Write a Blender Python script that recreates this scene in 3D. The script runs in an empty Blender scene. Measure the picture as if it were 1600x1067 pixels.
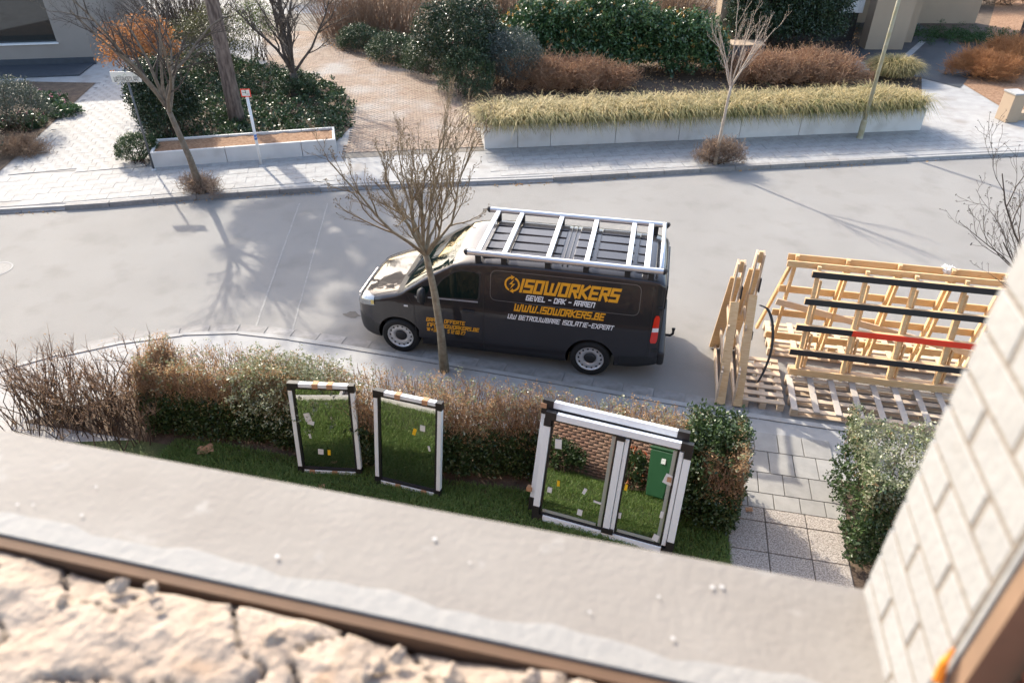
import bpy, math, random
import numpy as np
from mathutils import Vector, Matrix, Quaternion

R = math.radians
scene = bpy.context.scene
COL = scene.collection
# ------------------------------------------------------------------ camera
CAM = np.array([3.94, -9.59, 7.40]); FPX = 1123.3; YAW = R(11.60); PITCH = R(35.09); ROLL = R(0.11)
_r = np.array([math.cos(YAW), math.sin(YAW), 0.0])
_f = np.array([-math.sin(YAW) * math.cos(PITCH), math.cos(YAW) * math.cos(PITCH), -math.sin(PITCH)])
_u = np.cross(_r, _f)
_r2 = _r * math.cos(ROLL) + _u * math.sin(ROLL)
_u2 = -_r * math.sin(ROLL) + _u * math.cos(ROLL)
cd = bpy.data.cameras.new('camera'); cam = bpy.data.objects.new('camera', cd); COL.objects.link(cam)
cam.matrix_world = Matrix(((_r2[0], _u2[0], -_f[0], CAM[0]), (_r2[1], _u2[1], -_f[1], CAM[1]), (_r2[2], _u2[2], -_f[2], CAM[2]), (0, 0, 0, 1)))
cd.sensor_width = 36.0; cd.lens = FPX * 36.0 / 1600.0; cd.clip_start = 0.05; cd.clip_end = 600
cd.dof.use_dof = True; cd.dof.focus_distance = 12.5; cd.dof.aperture_fstop = 2.3
scene.camera = cam
# ------------------------------------------------------------------ sky, sun, exposure
w = bpy.data.worlds.new('World'); scene.world = w; w.use_nodes = True
nt = w.node_tree; bg = nt.nodes['Background']
sky = nt.nodes.new('ShaderNodeTexSky'); sky.sky_type = 'NISHITA'; sky.sun_disc = False
SUN_EL = R(33); SUN_AZ = R(-45)
sky.sun_elevation = SUN_EL; sky.sun_rotation = SUN_AZ; sky.air_density = 0.9; sky.dust_density = 2.0; sky.ozone_density = 0.0
nt.links.new(sky.outputs[0], bg.inputs[0]); bg.inputs[1].default_value = 0.15
sl = bpy.data.lights.new('sun', 'SUN'); sl.energy = 2.1; sl.angle = R(0.8); sl.color = (1.0, 0.95, 0.85)
so = bpy.data.objects.new('sun', sl); COL.objects.link(so)
sdir = Vector((math.sin(SUN_AZ) * math.cos(SUN_EL), math.cos(SUN_AZ) * math.cos(SUN_EL), math.sin(SUN_EL)))
so.rotation_mode = 'QUATERNION'; so.rotation_quaternion = sdir.to_track_quat('Z', 'Y'); so.location = (-20, 30, 30)
vs = scene.view_settings; vs.view_transform = 'Standard'; vs.look = 'None'; vs.gamma = 1.0; vs.use_curve_mapping = False
vs.exposure = 1.72
vs.use_white_balance = True; vs.white_balance_temperature = 6820; vs.white_balance_tint = 10
scene.render.engine = 'CYCLES'
scene.cycles.max_bounces = 7; scene.cycles.transparent_max_bounces = 12
scene.cycles.caustics_reflective = False; scene.cycles.caustics_refractive = False

def G(u, v, z=0.1):
    """photograph pixel -> place on the plane of height z"""
    d = _f + _r2 * (u - 800) / FPX - _u2 * (v - 533.5) / FPX
    t = (z - CAM[2]) / d[2]
    q = CAM + d * t
    return Vector((q[0], q[1], z))

# ------------------------------------------------------------------ materials
MATS = {}
def mat(name, col, rough=0.8, var=0.0, vscale=6.0, bump=0.0, bscale=40.0, metal=0.0, coat=0.0, spec=0.5, rnd=0.0,
        col2=None, dirt=None, dscale=1.5, dlo=0.45, dhi=0.7, attr=None, trans=0.0, detail=6.0, stretch=None):
    if name in MATS: return MATS[name]
    m = bpy.data.materials.new(name); m.use_nodes = True; t = m.node_tree; N = t.nodes; L = t.links
    b = N['Principled BSDF']; b.inputs['Roughness'].default_value = rough; b.inputs['Metallic'].default_value = metal
    b.inputs['Coat Weight'].default_value = coat; b.inputs['Specular IOR Level'].default_value = spec
    b.inputs['Coat Roughness'].default_value = 0.05
    tc = N.new('ShaderNodeTexCoord'); vec = tc.outputs['Object']
    if stretch:
        mp = N.new('ShaderNodeMapping'); mp.inputs['Scale'].default_value = stretch; L.new(vec, mp.inputs[0]); vec = mp.outputs[0]
    def rgb(c):
        n = N.new('ShaderNodeRGB'); n.outputs[0].default_value = (*c, 1); return n.outputs[0]
    def mix(f, a, c):
        n = N.new('ShaderNodeMix'); n.data_type = 'RGBA'
        if isinstance(f, (int, float)): n.inputs[0].default_value = f
        else: L.new(f, n.inputs[0])
        L.new(a, n.inputs[6]); L.new(c, n.inputs[7]); return n.outputs[2]
    def ramp(src, lo, hi):
        n = N.new('ShaderNodeMapRange'); n.inputs[1].default_value = lo; n.inputs[2].default_value = hi; n.clamp = True
        L.new(src, n.inputs[0]); return n.outputs[0]
    def noise(sc, det=detail):
        n = N.new('ShaderNodeTexNoise'); n.inputs['Scale'].default_value = sc; n.inputs['Detail'].default_value = det
        L.new(vec, n.inputs['Vector']); return n.outputs[0]
    c = rgb(col)
    if col2 is not None:
        if attr:
            a = N.new('ShaderNodeAttribute'); a.attribute_name = attr; c = mix(a.outputs['Fac'], c, rgb(col2))
        else:
            c = mix(ramp(noise(vscale), 0.35, 0.65), c, rgb(col2))
    if var > 0:
        k = ramp(noise(vscale * 1.7), 0.3, 0.7)
        c = mix(k, c, mix(var, c, rgb((col[0] * .3, col[1] * .3, col[2] * .3))))
    if rnd > 0:
        oi = N.new('ShaderNodeObjectInfo')
        c = mix(oi.outputs['Random'], c, mix(rnd, c, rgb((col[0] * .35, col[1] * .34, col[2] * .33))))
    if dirt is not None:
        c = mix(ramp(noise(dscale, 8.0), dlo, dhi), c, rgb(dirt))
    L.new(c, b.inputs['Base Color'])
    if bump > 0:
        bp = N.new('ShaderNodeBump'); bp.inputs['Strength'].default_value = bump; bp.inputs['Distance'].default_value = 0.02
        L.new(noise(bscale), bp.inputs['Height']); L.new(bp.outputs[0], b.inputs['Normal'])
    if trans > 0:
        tr = N.new('ShaderNodeBsdfTranslucent'); L.new(c, tr.inputs[0])
        ms = N.new('ShaderNodeMixShader'); ms.inputs[0].default_value = trans
        L.new(b.outputs[0], ms.inputs[1]); L.new(tr.outputs[0], ms.inputs[2]); L.new(ms.outputs[0], N['Material Output'].inputs[0])
    MATS[name] = m; return m

def leafmat(name, a, b, rough=0.45, trans=0.25, spec=0.5):
    return mat(name, a, rough=rough, col2=b, attr='tint', trans=trans, spec=spec)

def glassmat(name, refl, tint, rough=0.0):
    m = bpy.data.materials.new(name); m.use_nodes = True; t = m.node_tree; N = t.nodes; L = t.links
    N.remove(N['Principled BSDF'])
    g = N.new('ShaderNodeBsdfGlossy'); g.inputs['Roughness'].default_value = rough; g.inputs['Color'].default_value = (.95, .97, .96, 1)
    tr = N.new('ShaderNodeBsdfTransparent'); tr.inputs[0].default_value = (*tint, 1)
    fr = N.new('ShaderNodeFresnel'); fr.inputs[0].default_value = refl
    ms = N.new('ShaderNodeMixShader'); L.new(fr.outputs[0], ms.inputs[0])
    L.new(tr.outputs[0], ms.inputs[1]); L.new(g.outputs[0], ms.inputs[2]); L.new(ms.outputs[0], N['Material Output'].inputs[0])
    MATS[name] = m; return m

# ------------------------------------------------------------------ object helpers
def tag(o, label=None, cat=None, group=None, kind=None):
    if label: o['label'] = label
    if cat: o['category'] = cat
    if group: o['group'] = group
    if kind: o['kind'] = kind
    return o
def thing(name, label, cat, loc=(0, 0, 0), rot=(0, 0, 0), group=None):
    o = bpy.data.objects.new(name, None); COL.objects.link(o); o.empty_display_size = 0.2
    o.location = loc; o.rotation_euler = rot
    return tag(o, label, cat, group)
def link(name, me, parent=None, loc=None, rot=None, scale=None):
    o = bpy.data.objects.new(name, me); COL.objects.link(o)
    if parent is not None: o.parent = parent
    if loc is not None: o.location = loc
    if rot is not None: o.rotation_euler = rot
    if scale is not None: o.scale = scale
    return o
class MB:
    def __init__(s): s.v = []; s.f = []
    def add(s, vs_, fs):
        b = len(s.v); s.v += [tuple(x) for x in vs_]; s.f += [tuple(i + b for i in f) for f in fs]
    def box(s, c, size, rot=None):
        hx, hy, hz = size[0] / 2, size[1] / 2, size[2] / 2
        P = [Vector((x, y, z)) for x in (-hx, hx) for y in (-hy, hy) for z in (-hz, hz)]
        if rot is not None:
            P = [rot @ q for q in P]
        c = Vector(c)
        s.add([q + c for q in P], [(0, 1, 3, 2), (4, 6, 7, 5), (0, 4, 5, 1), (2, 3, 7, 6), (0, 2, 6, 4), (1, 5, 7, 3)])
    def bar(s, a, b, w, h, up=(0, 0, 1)):
        a = Vector(a); b = Vector(b); d = b - a; L = d.length; d.normalize()
        x = d; y = Vector(up).cross(x)
        if y.length < 1e-4: y = Vector((0, 1, 0)).cross(x)
        y.normalize(); z = x.cross(y)
        m = Matrix((x, y, z)).transposed()
        s.box((a + b) / 2, (L, w, h), m)
    def tube(s, path, rad, n=6, cap=True):
        path = [Vector(q) for q in path]; k = len(path)
        if isinstance(rad, (int, float)): rad = [rad] * k
        b = len(s.v); ref = None
        for i in range(k):
            d = path[min(i + 1, k - 1)] - path[max(i - 1, 0)]
            if d.length < 1e-9: d = Vector((0, 0, 1))
            d.normalize()
            if ref is None: ref = d.orthogonal().normalized()
            else:
                ref = ref - d * ref.dot(d)
                ref = ref.normalized() if ref.length > 1e-6 else d.orthogonal().normalized()
            e = d.cross(ref)
            for j in range(n):
                t = 2 * math.pi * j / n
                s.v.append(tuple(path[i] + (ref * math.cos(t) + e * math.sin(t)) * rad[i]))
        for i in range(k - 1):
            for j in range(n):
                j2 = (j + 1) % n
                s.f.append((b + i * n + j, b + i * n + j2, b + (i + 1) * n + j2, b + (i + 1) * n + j))
        if cap:
            s.f.append(tuple(b + j for j in range(n))[::-1]); s.f.append(tuple(b + (k - 1) * n + j for j in range(n)))
    def lathe(s, prof, axis_o, axis='y', n=32):
        """prof: (r, h) rings about an axis through axis_o"""
        b = len(s.v); o = Vector(axis_o)
        for r, h in prof:
            for j in range(n):
                t = 2 * math.pi * j / n; c, d = r * math.cos(t), r * math.sin(t)
                s.v.append(tuple(o + (Vector((c, h, d)) if axis == 'y' else Vector((c, d, h)))))
        for i in range(len(prof) - 1):
            for j in range(n):
                j2 = (j + 1) % n
                s.f.append((b + i * n + j, b + i * n + j2, b + (i + 1) * n + j2, b + (i + 1) * n + j))
    def prism(s, poly, z0, z1):
        n = len(poly); b = len(s.v)
        s.v += [(q[0], q[1], z0) for q in poly] + [(q[0], q[1], z1) for q in poly]
        s.f.append(tuple(range(b, b + n))[::-1]); s.f.append(tuple(range(b + n, b + 2 * n)))
        for i in range(n):
            j = (i + 1) % n; s.f.append((b + i, b + j, b + n + j, b + n + i))
    def mesh(s, name, m, smooth=False):
        me = bpy.data.meshes.new(name); me.from_pydata(s.v, [], s.f); me.update()
        if m is not None: me.materials.append(m)
        if smooth: me.polygons.foreach_set('use_smooth', [True] * len(me.polygons))
        return me
    def build(s, name, m, parent=None, smooth=False, bevel=0.0, seg=2):
        o = link(name, s.mesh(name, m, smooth), parent)
        if bevel > 0:
            md = o.modifiers.new('bevel', 'BEVEL'); md.width = bevel; md.segments = seg; md.limit_method = 'ANGLE'; md.angle_limit = R(40)
        return o
def sheet(name, poly, z, m, parent=None, kind='structure', depth=None):
    b = MB()
    if depth: b.prism(poly, z - depth, z)
    else: b.add([(q[0], q[1], z) for q in poly], [tuple(range(len(poly)))])
    o = b.build(name, m, parent)
    if kind and parent is None: o['kind'] = kind
    return o
def area2(poly):
    return sum(poly[i][0] * poly[(i + 1) % len(poly)][1] - poly[(i + 1) % len(poly)][0] * poly[i][1] for i in range(len(poly)))
def ccw(poly):
    return poly if area2(poly) > 0 else poly[::-1]
def inpoly(px, py, poly):
    px = np.asarray(px); py = np.asarray(py); ins = np.zeros(px.shape, bool); n = len(poly)
    for i in range(n):
        x0, y0 = poly[i][0], poly[i][1]; x1, y1 = poly[(i + 1) % n][0], poly[(i + 1) % n][1]
        c = ((y0 > py) != (y1 > py)) & (px < (x1 - x0) * (py - y0) / ((y1 - y0) if y1 != y0 else 1e-9) + x0)
        ins ^= c
    return ins
def catmull(pts, n=8):
    P = [np.array(q, float) for q in pts]; P = [2 * P[0] - P[1]] + P + [2 * P[-1] - P[-2]]; out = []
    for i in range(1, len(P) - 2):
        for k in range(n):
            t = k / n
            out.append(0.5 * (2 * P[i] + (P[i + 1] - P[i - 1]) * t + (2 * P[i - 1] - 5 * P[i] + 4 * P[i + 1] - P[i + 2]) * t * t + (3 * P[i] - P[i - 1] - 3 * P[i + 1] + P[i + 2]) * t ** 3))
    out.append(P[-2]); return [tuple(q) for q in out]

# ------------------------------------------------------------------ foliage helpers (numpy)
rng = np.random.default_rng(7)
def fast_mesh(name, verts, nper, faces_tmpl, m, tint=None):
    """verts (N,nper,3); faces_tmpl list of index tuples all of one length"""
    N = verts.shape[0]; k = len(faces_tmpl[0]); nf = len(faces_tmpl)
    tm = np.array(faces_tmpl, dtype=np.int64)
    idx = (np.arange(N)[:, None, None] * nper + tm[None]).reshape(-1)
    me = bpy.data.meshes.new(name)
    me.vertices.add(N * nper); me.vertices.foreach_set('co', verts.reshape(-1).astype(np.float32))
    me.loops.add(N * nf * k); me.loops.foreach_set('vertex_index', idx.astype(np.int32))
    me.polygons.add(N * nf); me.polygons.foreach_set('loop_start', (np.arange(N * nf) * k).astype(np.int32))
    try: me.polygons.foreach_set('loop_total', np.full(N * nf, k, dtype=np.int32))
    except Exception: pass
    me.update(calc_edges=True)
    if tint is not None:
        a = me.attributes.new('tint', 'FLOAT', 'FACE'); a.data.foreach_set('value', np.repeat(tint, nf).astype(np.float32))
    me.materials.append(m); return me
def leaves(name, pts, size, m, parent=None, aspect=0.5, up=0.4, tint=None, sv=0.35, out=None, kind=None):
    pts = np.asarray(pts, float); N = len(pts)
    d = rng.normal(size=(N, 3)); d[:, 2] += up
    if out is not None: d += out
    d /= np.linalg.norm(d, axis=1)[:, None]
    s = rng.normal(size=(N, 3)); s -= d * (s * d).sum(1)[:, None]; s /= np.linalg.norm(s, axis=1)[:, None]
    nrm = np.cross(d, s)
    L = (size * (1 + sv * rng.normal(size=N)).clip(.4, 2))[:, None]
    v = np.stack([pts - d * L * .5, pts + s * L * aspect * .5 + nrm * L * .06, pts + d * L * .5 - nrm * L * .05, pts - s * L * aspect * .5 + nrm * L * .06], 1)
    if tint is None: tint = rng.random(N)
    o = link(name, fast_mesh(name, v, 4, [(0, 1, 2, 3)], m, tint), parent)
    if kind or parent is not None: o['kind'] = kind or 'stuff'
    return o
def blades(name, base, length, m, parent=None, width=0.006, lean=0.5, droop=0.6, tint=None, dirs=None, kind=None):
    base = np.asarray(base, float); N = len(base)
    a = rng.random(N) * 2 * math.pi if dirs is None else dirs
    h = np.stack([np.cos(a), np.sin(a), np.zeros(N)], 1); sd = np.stack([-np.sin(a), np.cos(a), np.zeros(N)], 1)
    L = (length * (0.65 + 0.7 * rng.random(N)))[:, None]; ln = (lean * (0.3 + 1.1 * rng.random(N)))[:, None]; dr = (droop * (0.4 + rng.random(N)))[:, None]
    up = np.array([0, 0, 1.0])
    p1 = base + L * .4 * (up * 1.0 + h * ln * .6); p2 = p1 + L * .35 * (up * (1 - dr * .7) + h * (ln + dr * .5)); p3 = p2 + L * .3 * (up * (0.7 - 1.7 * dr) + h * (ln + dr))
    wv = sd * width * .5
    v = np.stack([base - wv, base + wv, p1 + wv, p1 - wv, p2 + wv * .8, p2 - wv * .8, p3], 1)
    # quads + tip as degenerate-free quad pair
    me_v = np.stack([v[:, 0], v[:, 1], v[:, 2], v[:, 3], v[:, 4], v[:, 5], v[:, 6] + wv * .1, v[:, 6] - wv * .1], 1)
    if tint is None: tint = rng.random(N)
    o = link(name, fast_mesh(name, me_v, 8, [(0, 1, 2, 3), (3, 2, 4, 5), (5, 4, 6, 7)], m, tint), parent)
    if kind or parent is not None: o['kind'] = kind or 'stuff'
    return o
def sticks(name, a, b, r0, r1, m, parent=None, kind=None, tint=None):
    """many straight three-sided twigs"""
    a = np.asarray(a, float); b = np.asarray(b, float); N = len(a); d = b - a; d /= np.linalg.norm(d, axis=1)[:, None] + 1e-9
    s = np.cross(d, rng.normal(size=(N, 3))); s /= np.linalg.norm(s, axis=1)[:, None] + 1e-9; e = np.cross(d, s)
    ring = lambda P, r: [P + (s * math.cos(t) + e * math.sin(t)) * r for t in (0, 2.094, 4.189)]
    r0 = np.broadcast_to(np.asarray(r0, float), (N,))[:, None]; r1 = np.broadcast_to(np.asarray(r1, float), (N,))[:, None]
    v = np.stack(ring(a, r0) + ring(b, r1), 1)
    if tint is None: tint = rng.random(N)
    o = link(name, fast_mesh(name, v, 6, [(0, 1, 4, 3), (1, 2, 5, 4), (2, 0, 3, 5)], m, tint), parent)
    if kind or parent is not None: o['kind'] = kind or 'stuff'
    return o
def clumps(centers, rad, per, flat=1.0):
    c = np.asarray(centers, float); K = len(c)
    r = np.broadcast_to(np.asarray(rad, float), (K,))
    p = np.repeat(c, per, 0); d = rng.normal(size=p.shape); d /= np.linalg.norm(d, axis=1)[:, None]
    q = rng.random(len(p)) ** 0.5
    d *= (np.repeat(r, per) * q)[:, None]; d[:, 2] *= flat
    return p + d
def ell_shell(c, rx, ry, rz, n, inner=0.55, zmin=0.0):
    d = rng.normal(size=(n * 2, 3)); d /= np.linalg.norm(d, axis=1)[:, None]
    d = d[d[:, 2] > -0.35][:n]
    q = inner + (1 - inner) * rng.random(len(d)) ** .6
    p = np.asarray(c) + d * q[:, None] * np.array([rx, ry, rz]); p[:, 2] = np.maximum(p[:, 2], zmin); return p
# ================================================================== SETTING
M_road = mat('asphalt_worn', (0.238, 0.228, 0.214), 0.9, col2=(0.262, 0.252, 0.237), vscale=0.5, bump=0.5, bscale=260, dirt=(0.205, 0.195, 0.182), dscale=1.3, dlo=0.52, dhi=0.8)
M_conc = mat('concrete_pave', (0.36, 0.355, 0.345), 0.85, var=0.25, vscale=2.0, bump=0.25, bscale=90, dirt=(0.24, 0.22, 0.2), dscale=1.1, dlo=0.55, dhi=0.75)
M_tile = mat('pavement_tile_concrete', (0.40, 0.392, 0.378), 0.85, rnd=0.2, var=0.3, vscale=5, bump=0.2, bscale=120, dirt=(0.25, 0.235, 0.22), dscale=2.2, dlo=0.52, dhi=0.75)
M_joint = mat('joint_sand', (0.20, 0.18, 0.155), 0.95, var=0.4, vscale=8, bump=0.4, bscale=100)
M_kerb = mat('kerb_stone', (0.30, 0.29, 0.28), 0.85, rnd=0.25, var=0.4, vscale=6, bump=0.3, bscale=80)
M_soil = mat('soil', (0.075, 0.05, 0.034), 0.95, col2=(0.13, 0.09, 0.06), vscale=5, bump=0.9, bscale=30)
M_bark = mat('bark_mulch', (0.20, 0.10, 0.05), 0.95, col2=(0.32, 0.19, 0.11), vscale=14, bump=1.0, bscale=35)
M_wallc = mat('planter_concrete', (0.62, 0.61, 0.59), 0.8, rnd=0.08, var=0.15, vscale=1.5, bump=0.15, bscale=60, dirt=(0.42, 0.40, 0.375), dscale=1.9, dlo=0.5, dhi=0.85)
M_brickpave = mat('clay_pavers', (0.30, 0.215, 0.16), 0.9, col2=(0.36, 0.28, 0.215), vscale=3.5, var=0.3, bump=0.3, bscale=60, dirt=(0.36, 0.33, 0.30), dscale=0.5, dlo=0.5, dhi=0.68)
M_lawn = mat('lawn_soil', (0.06, 0.085, 0.025), 0.95, col2=(0.09, 0.11, 0.04), vscale=4, bump=0.8, bscale=40)

sheet('ground', [(-120, -60), (120, -60), (120, 160), (-120, 160)], -0.03, M_soil)
FK = [(-40, -8.5), (-24, -1.6), (-16, 1.62), (-11.25, 3.45), (-9.35, 4.15), (-7.88, 4.8), (-6.5, 5.4), (-3.85, 6.41), (-1.22, 7.26), (1.17, 8.02), (3.61, 8.93), (6.13, 9.87), (8.74, 10.8), (11.44, 11.76), (14.2, 12.7), (24, 16.0), (60, 28)]
NK = [(-9.5, -9.0), (-8.2, -4.6), (-6.39, -1.97), (-5.68, -1.36), (-4.9, -.80), (-3.76, -.27), (-2.79, -.08), (-1.5, -.08), (0, -.16), (2.5, -.32), (5.5, -.52), (9, -.62), (16, -.8), (60, -2)]
FKs = catmull(FK, 6); NKs = catmull(NK, 6)
sheet('road', ccw(FKs + NKs[::-1] + [(-12, -14), (-40, -14)]), 0.0, M_road)
far_block = sheet('far_pavement', ccw(FKs + [(60, 120), (-40, 120)]), 0.096, M_conc, depth=0.12)
near_block = sheet('near_pavement', ccw(NKs + [(60, -30), (-9.5, -30)]), 0.096, M_conc, depth=0.12)

def along(line, step):
    """points and tangents every `step` metres"""
    P = [Vector((q[0], q[1], 0)) for q in line]; out = []; acc = 0.0
    for a, b in zip(P, P[1:]):
        d = b - a; L = d.length; d.normalize(); t = step - acc if acc > 0 else 0.0
        while t < L:
            out.append((a + d * t, d)); t += step
        acc = (L - (t - step)) if t > 0 else acc + L
        acc = acc % step
    return out
def clip(line, x0, x1): return [q for q in line if x0 <= q[0] <= x1]
bm_k = MB(); bm_k.box((0, 0, 0.02), (0.985, 0.15, 0.18)); k_hi = bm_k.mesh('kerb_stone', M_kerb)
bm_d = MB(); bm_d.add([(-.4925, -.1, -.05), (.4925, -.1, -.05), (.4925, .1, -.05), (-.4925, .1, -.05), (-.4925, -.1, .02), (.4925, -.1, .02), (.4925, .1, .112), (-.4925, .1, .112)],
      [(3, 2, 1, 0), (4, 5, 6, 7), (0, 1, 5, 4), (1, 2, 6, 5), (2, 3, 7, 6), (3, 0, 4, 7)]); k_lo = bm_d.mesh('dropped_kerb_stone', M_kerb)
for i, (q, d) in enumerate(along(clip(FKs, -15, 19), 1.0)):
    a = math.atan2(d.y, d.x); n = Vector((-d.y, d.x, 0))
    lo = q.x < -9.6 or -4.2 < q.x < 1.0 or q.x > 10.6
    link('kerb_stone', k_lo if lo else k_hi, far_block, (q.x + n.x * .03 , q.y + n.y * .03, 0.0 if lo else 0.012), (0, 0, a))
for q, d in along(clip(NKs, -8, 12), 1.0):
    a = math.atan2(d.y, d.x); n = Vector((-d.y, d.x, 0))
    link('kerb_stone', k_lo, near_block, (q.x - n.x * .02, q.y - n.y * .02, 0.0), (0, 0, a + math.pi))
# gutter of flat concrete blocks in front of the near kerb
M_gut = mat('gutter_concrete', (0.34, 0.325, 0.31), 0.85, rnd=0.35, var=0.4, vscale=5, bump=0.3, bscale=70, dirt=(0.2, 0.18, 0.16), dscale=3, dlo=0.5, dhi=0.8)
gb = MB(); gb.box((0, 0, 0), (0.49, 0.24, 0.03)); gme = gb.mesh('gutter_block', M_gut)
for q, d in along(clip(NKs, -5.2, 6.5), 0.5):
    n = Vector((-d.y, d.x, 0)); link('gutter_block', gme, near_block, (q.x + n.x * .215, q.y + n.y * .215, -0.006), (0, 0, math.atan2(d.y, d.x)))

# far pavement tiles, laid in rows between planter and kerb
def tile_field(parent, a, b, rows, tw, th, skip=None, gap=0.008, z=0.1, name='pavement_tile', m=None, off=0.5, up=None):
    """a->b base line of the first row, rows stacked towards the kerb (to the right of a->b)"""
    a = Vector((a[0], a[1], 0)); b = Vector((b[0], b[1], 0)); d = (b - a); L = d.length; d.normalize(); n = Vector((d.y, -d.x, 0))
    tb = MB(); tb.box((0, 0, -0.02), (tw - gap, th - gap, 0.05)); me = tb.mesh(name, m or M_tile); ang = math.atan2(d.y, d.x); c = 0
    for r in range(rows):
        for k in range(int(L / tw) + 1):
            s = (k + (off if r % 2 else 0)) * tw + tw / 2
            if s > L: continue
            q = a + d * s + n * (r + .5) * th
            if skip and skip(q, r, k): continue
            link(name, me, parent, (q.x, q.y, z + random.Random(c * 7 + r).uniform(-.003, .003)), (random.Random(c + 99).uniform(-.006, .006), 0, ang)); c += 1
    return c
kx = np.array([q[0] for q in FKs]); ky = np.array([q[1] for q in FKs])
near_kerb_skip = lambda q, r, k: q.y < np.interp(q.x, kx, ky) + 0.32
tile_field(far_block, (-0.84, 9.72), (14.0, 14.85), 6, 0.5, 0.33, near_kerb_skip)
tile_field(far_block, (-12.9, 5.0), (-4.9, 8.55), 6, 0.5, 0.33, lambda q, r, k: near_kerb_skip(q, r, k))

# ---- garden grounds on the far side
def pxpoly(pts, z=0.1): return [(G(u, v, z).x, G(u, v, z).y) for u, v in pts]
bed_left = sheet('garden_bed', ccw(pxpoly([(-260, 330), (0, 268), (150, 130), (40, 128), (-300, 160)])), 0.108, M_soil)
ivy_poly = ccw(pxpoly([(240, 243), (525, 222), (552, 195), (552, 165), (520, 132), (440, 108), (360, 92), (215, 75), (222, 190)]))
bed_ivy = sheet('garden_bed', ivy_poly, 0.108, M_soil)
bedR_poly = ccw(pxpoly([(738, 200), (735, 132), (640, 112), (560, 94), (500, 70), (495, 30), (640, -30), (1330, -30), (1345, 85), (1300, 110), (1440, 118), (1440, 175)]))
bed_right = sheet('garden_bed', bedR_poly, 0.108, M_soil)
bed_o = sheet('garden_bed', ccw(pxpoly([(1505, 132), (1560, 165), (1610, 190), (1900, 140), (1700, 0), (1560, -10), (1535, 75)])), 0.108, M_bark)
bed_g = sheet('garden_bed', ccw(pxpoly([(1437, 40), (1530, 92), (1545, 60), (1560, -20), (1450, -20)])), 0.106, M_soil)
# dark terrace paving in front of the right-hand house
M_darkpave = mat('dark_paving', (0.055, 0.062, 0.07), 0.6, var=0.3, vscale=2, bump=0.1)
sheet('terrace', ccw(pxpoly([(1318, 88), (1430, 120), (1500, 138), (1540, 92), (1440, 40), (1330, 20)])), 0.112, M_darkpave)
sheet('path_strip', ccw(pxpoly([(1388, 108), (1400, 110), (1446, 67), (1438, 65)])), 0.118, M_conc)
# brick driveway: every paver is geometry, joined
drive_poly = ccw(pxpoly([(535, 248), (757, 236), (742, 200), (737, 132), (640, 110), (560, 92), (505, 66), (500, 20), (405, 25), (420, 108), (520, 132), (552, 165), (552, 200)]))
drive = sheet('driveway', drive_poly, 0.102, M_joint)
nb = 0; V = []; xs = [q[0] for q in drive_poly]; ys = [q[1] for q in drive_poly]
gx, gy = np.meshgrid(np.arange(min(xs), max(xs), 0.205), np.arange(min(ys), min(max(ys), 24), 0.105)); gx = gx + (np.arange(gx.shape[0]) % 2)[:, None] * 0.1
ang = R(19); ox, oy = np.mean(xs), np.mean(ys)
rx = (gx - ox) * math.cos(ang) - (gy - oy) * math.sin(ang) + ox; ry = (gx - ox) * math.sin(ang) + (gy - oy) * math.cos(ang) + oy
ok = inpoly(rx, ry, drive_poly); rx = rx[ok]; ry = ry[ok]; N = len(rx)
e1 = np.array([math.cos(ang), math.sin(ang), 0]) * 0.0955; e2 = np.array([-math.sin(ang), math.cos(ang), 0]) * 0.046
cz = np.stack([rx, ry, 0.116 + rng.uniform(-.003, .003, N)], 1); dz = np.array([0, 0, .014])
pv = np.stack([cz - e1 - e2, cz + e1 - e2, cz + e1 + e2, cz - e1 + e2, cz - e1 * 1.04 - e2 * 1.08 - dz, cz + e1 * 1.04 - e2 * 1.08 - dz, cz + e1 * 1.04 + e2 * 1.08 - dz, cz - e1 * 1.04 + e2 * 1.08 - dz], 1)
pav = link('clay_pavers', fast_mesh('clay_pavers', pv, 8, [(0, 1, 2, 3), (4, 5, 1, 0), (5, 6, 2, 1), (6, 7, 3, 2), (7, 4, 0, 3)], M_brickpave), drive); pav['kind'] = 'stuff'
# left garden walk of cement tiles
walk_poly = ccw(pxpoly([(15, 272), (165, 122), (200, 84), (212, 130), (218, 235), (228, 262)]))
walk = sheet('garden_walk', walk_poly, 0.103, mat('walk_joint', (.27, .26, .245), .9, var=.3, vscale=6))
xs = [q[0] for q in walk_poly]; ys = [q[1] for q in walk_poly]
tb = MB(); tb.box((0, 0, 0), (0.294, 0.294, 0.022)); wme = tb.mesh('walk_tile', M_tile)
wd = Vector((walk_poly[0][0], walk_poly[0][1], 0)); a = R(118); cnt = 0
cx, cy = np.mean(xs), np.mean(ys)
for i in range(-22, 23):
    for j in range(-12, 13):
        px = cx + (i * .3) * math.cos(a) - (j * .3 + (i % 2) * .15) * math.sin(a); py = cy + (i * .3) * math.sin(a) + (j * .3 + (i % 2) * .15) * math.cos(a)
        if inpoly(np.array([px]), np.array([py]), walk_poly)[0] and cnt < 300:
            link('walk_tile', wme, walk, (px, py, 0.1 + ((i * 7 + j * 13) % 5) * .0012), (0, 0, a)); cnt += 1

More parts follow.
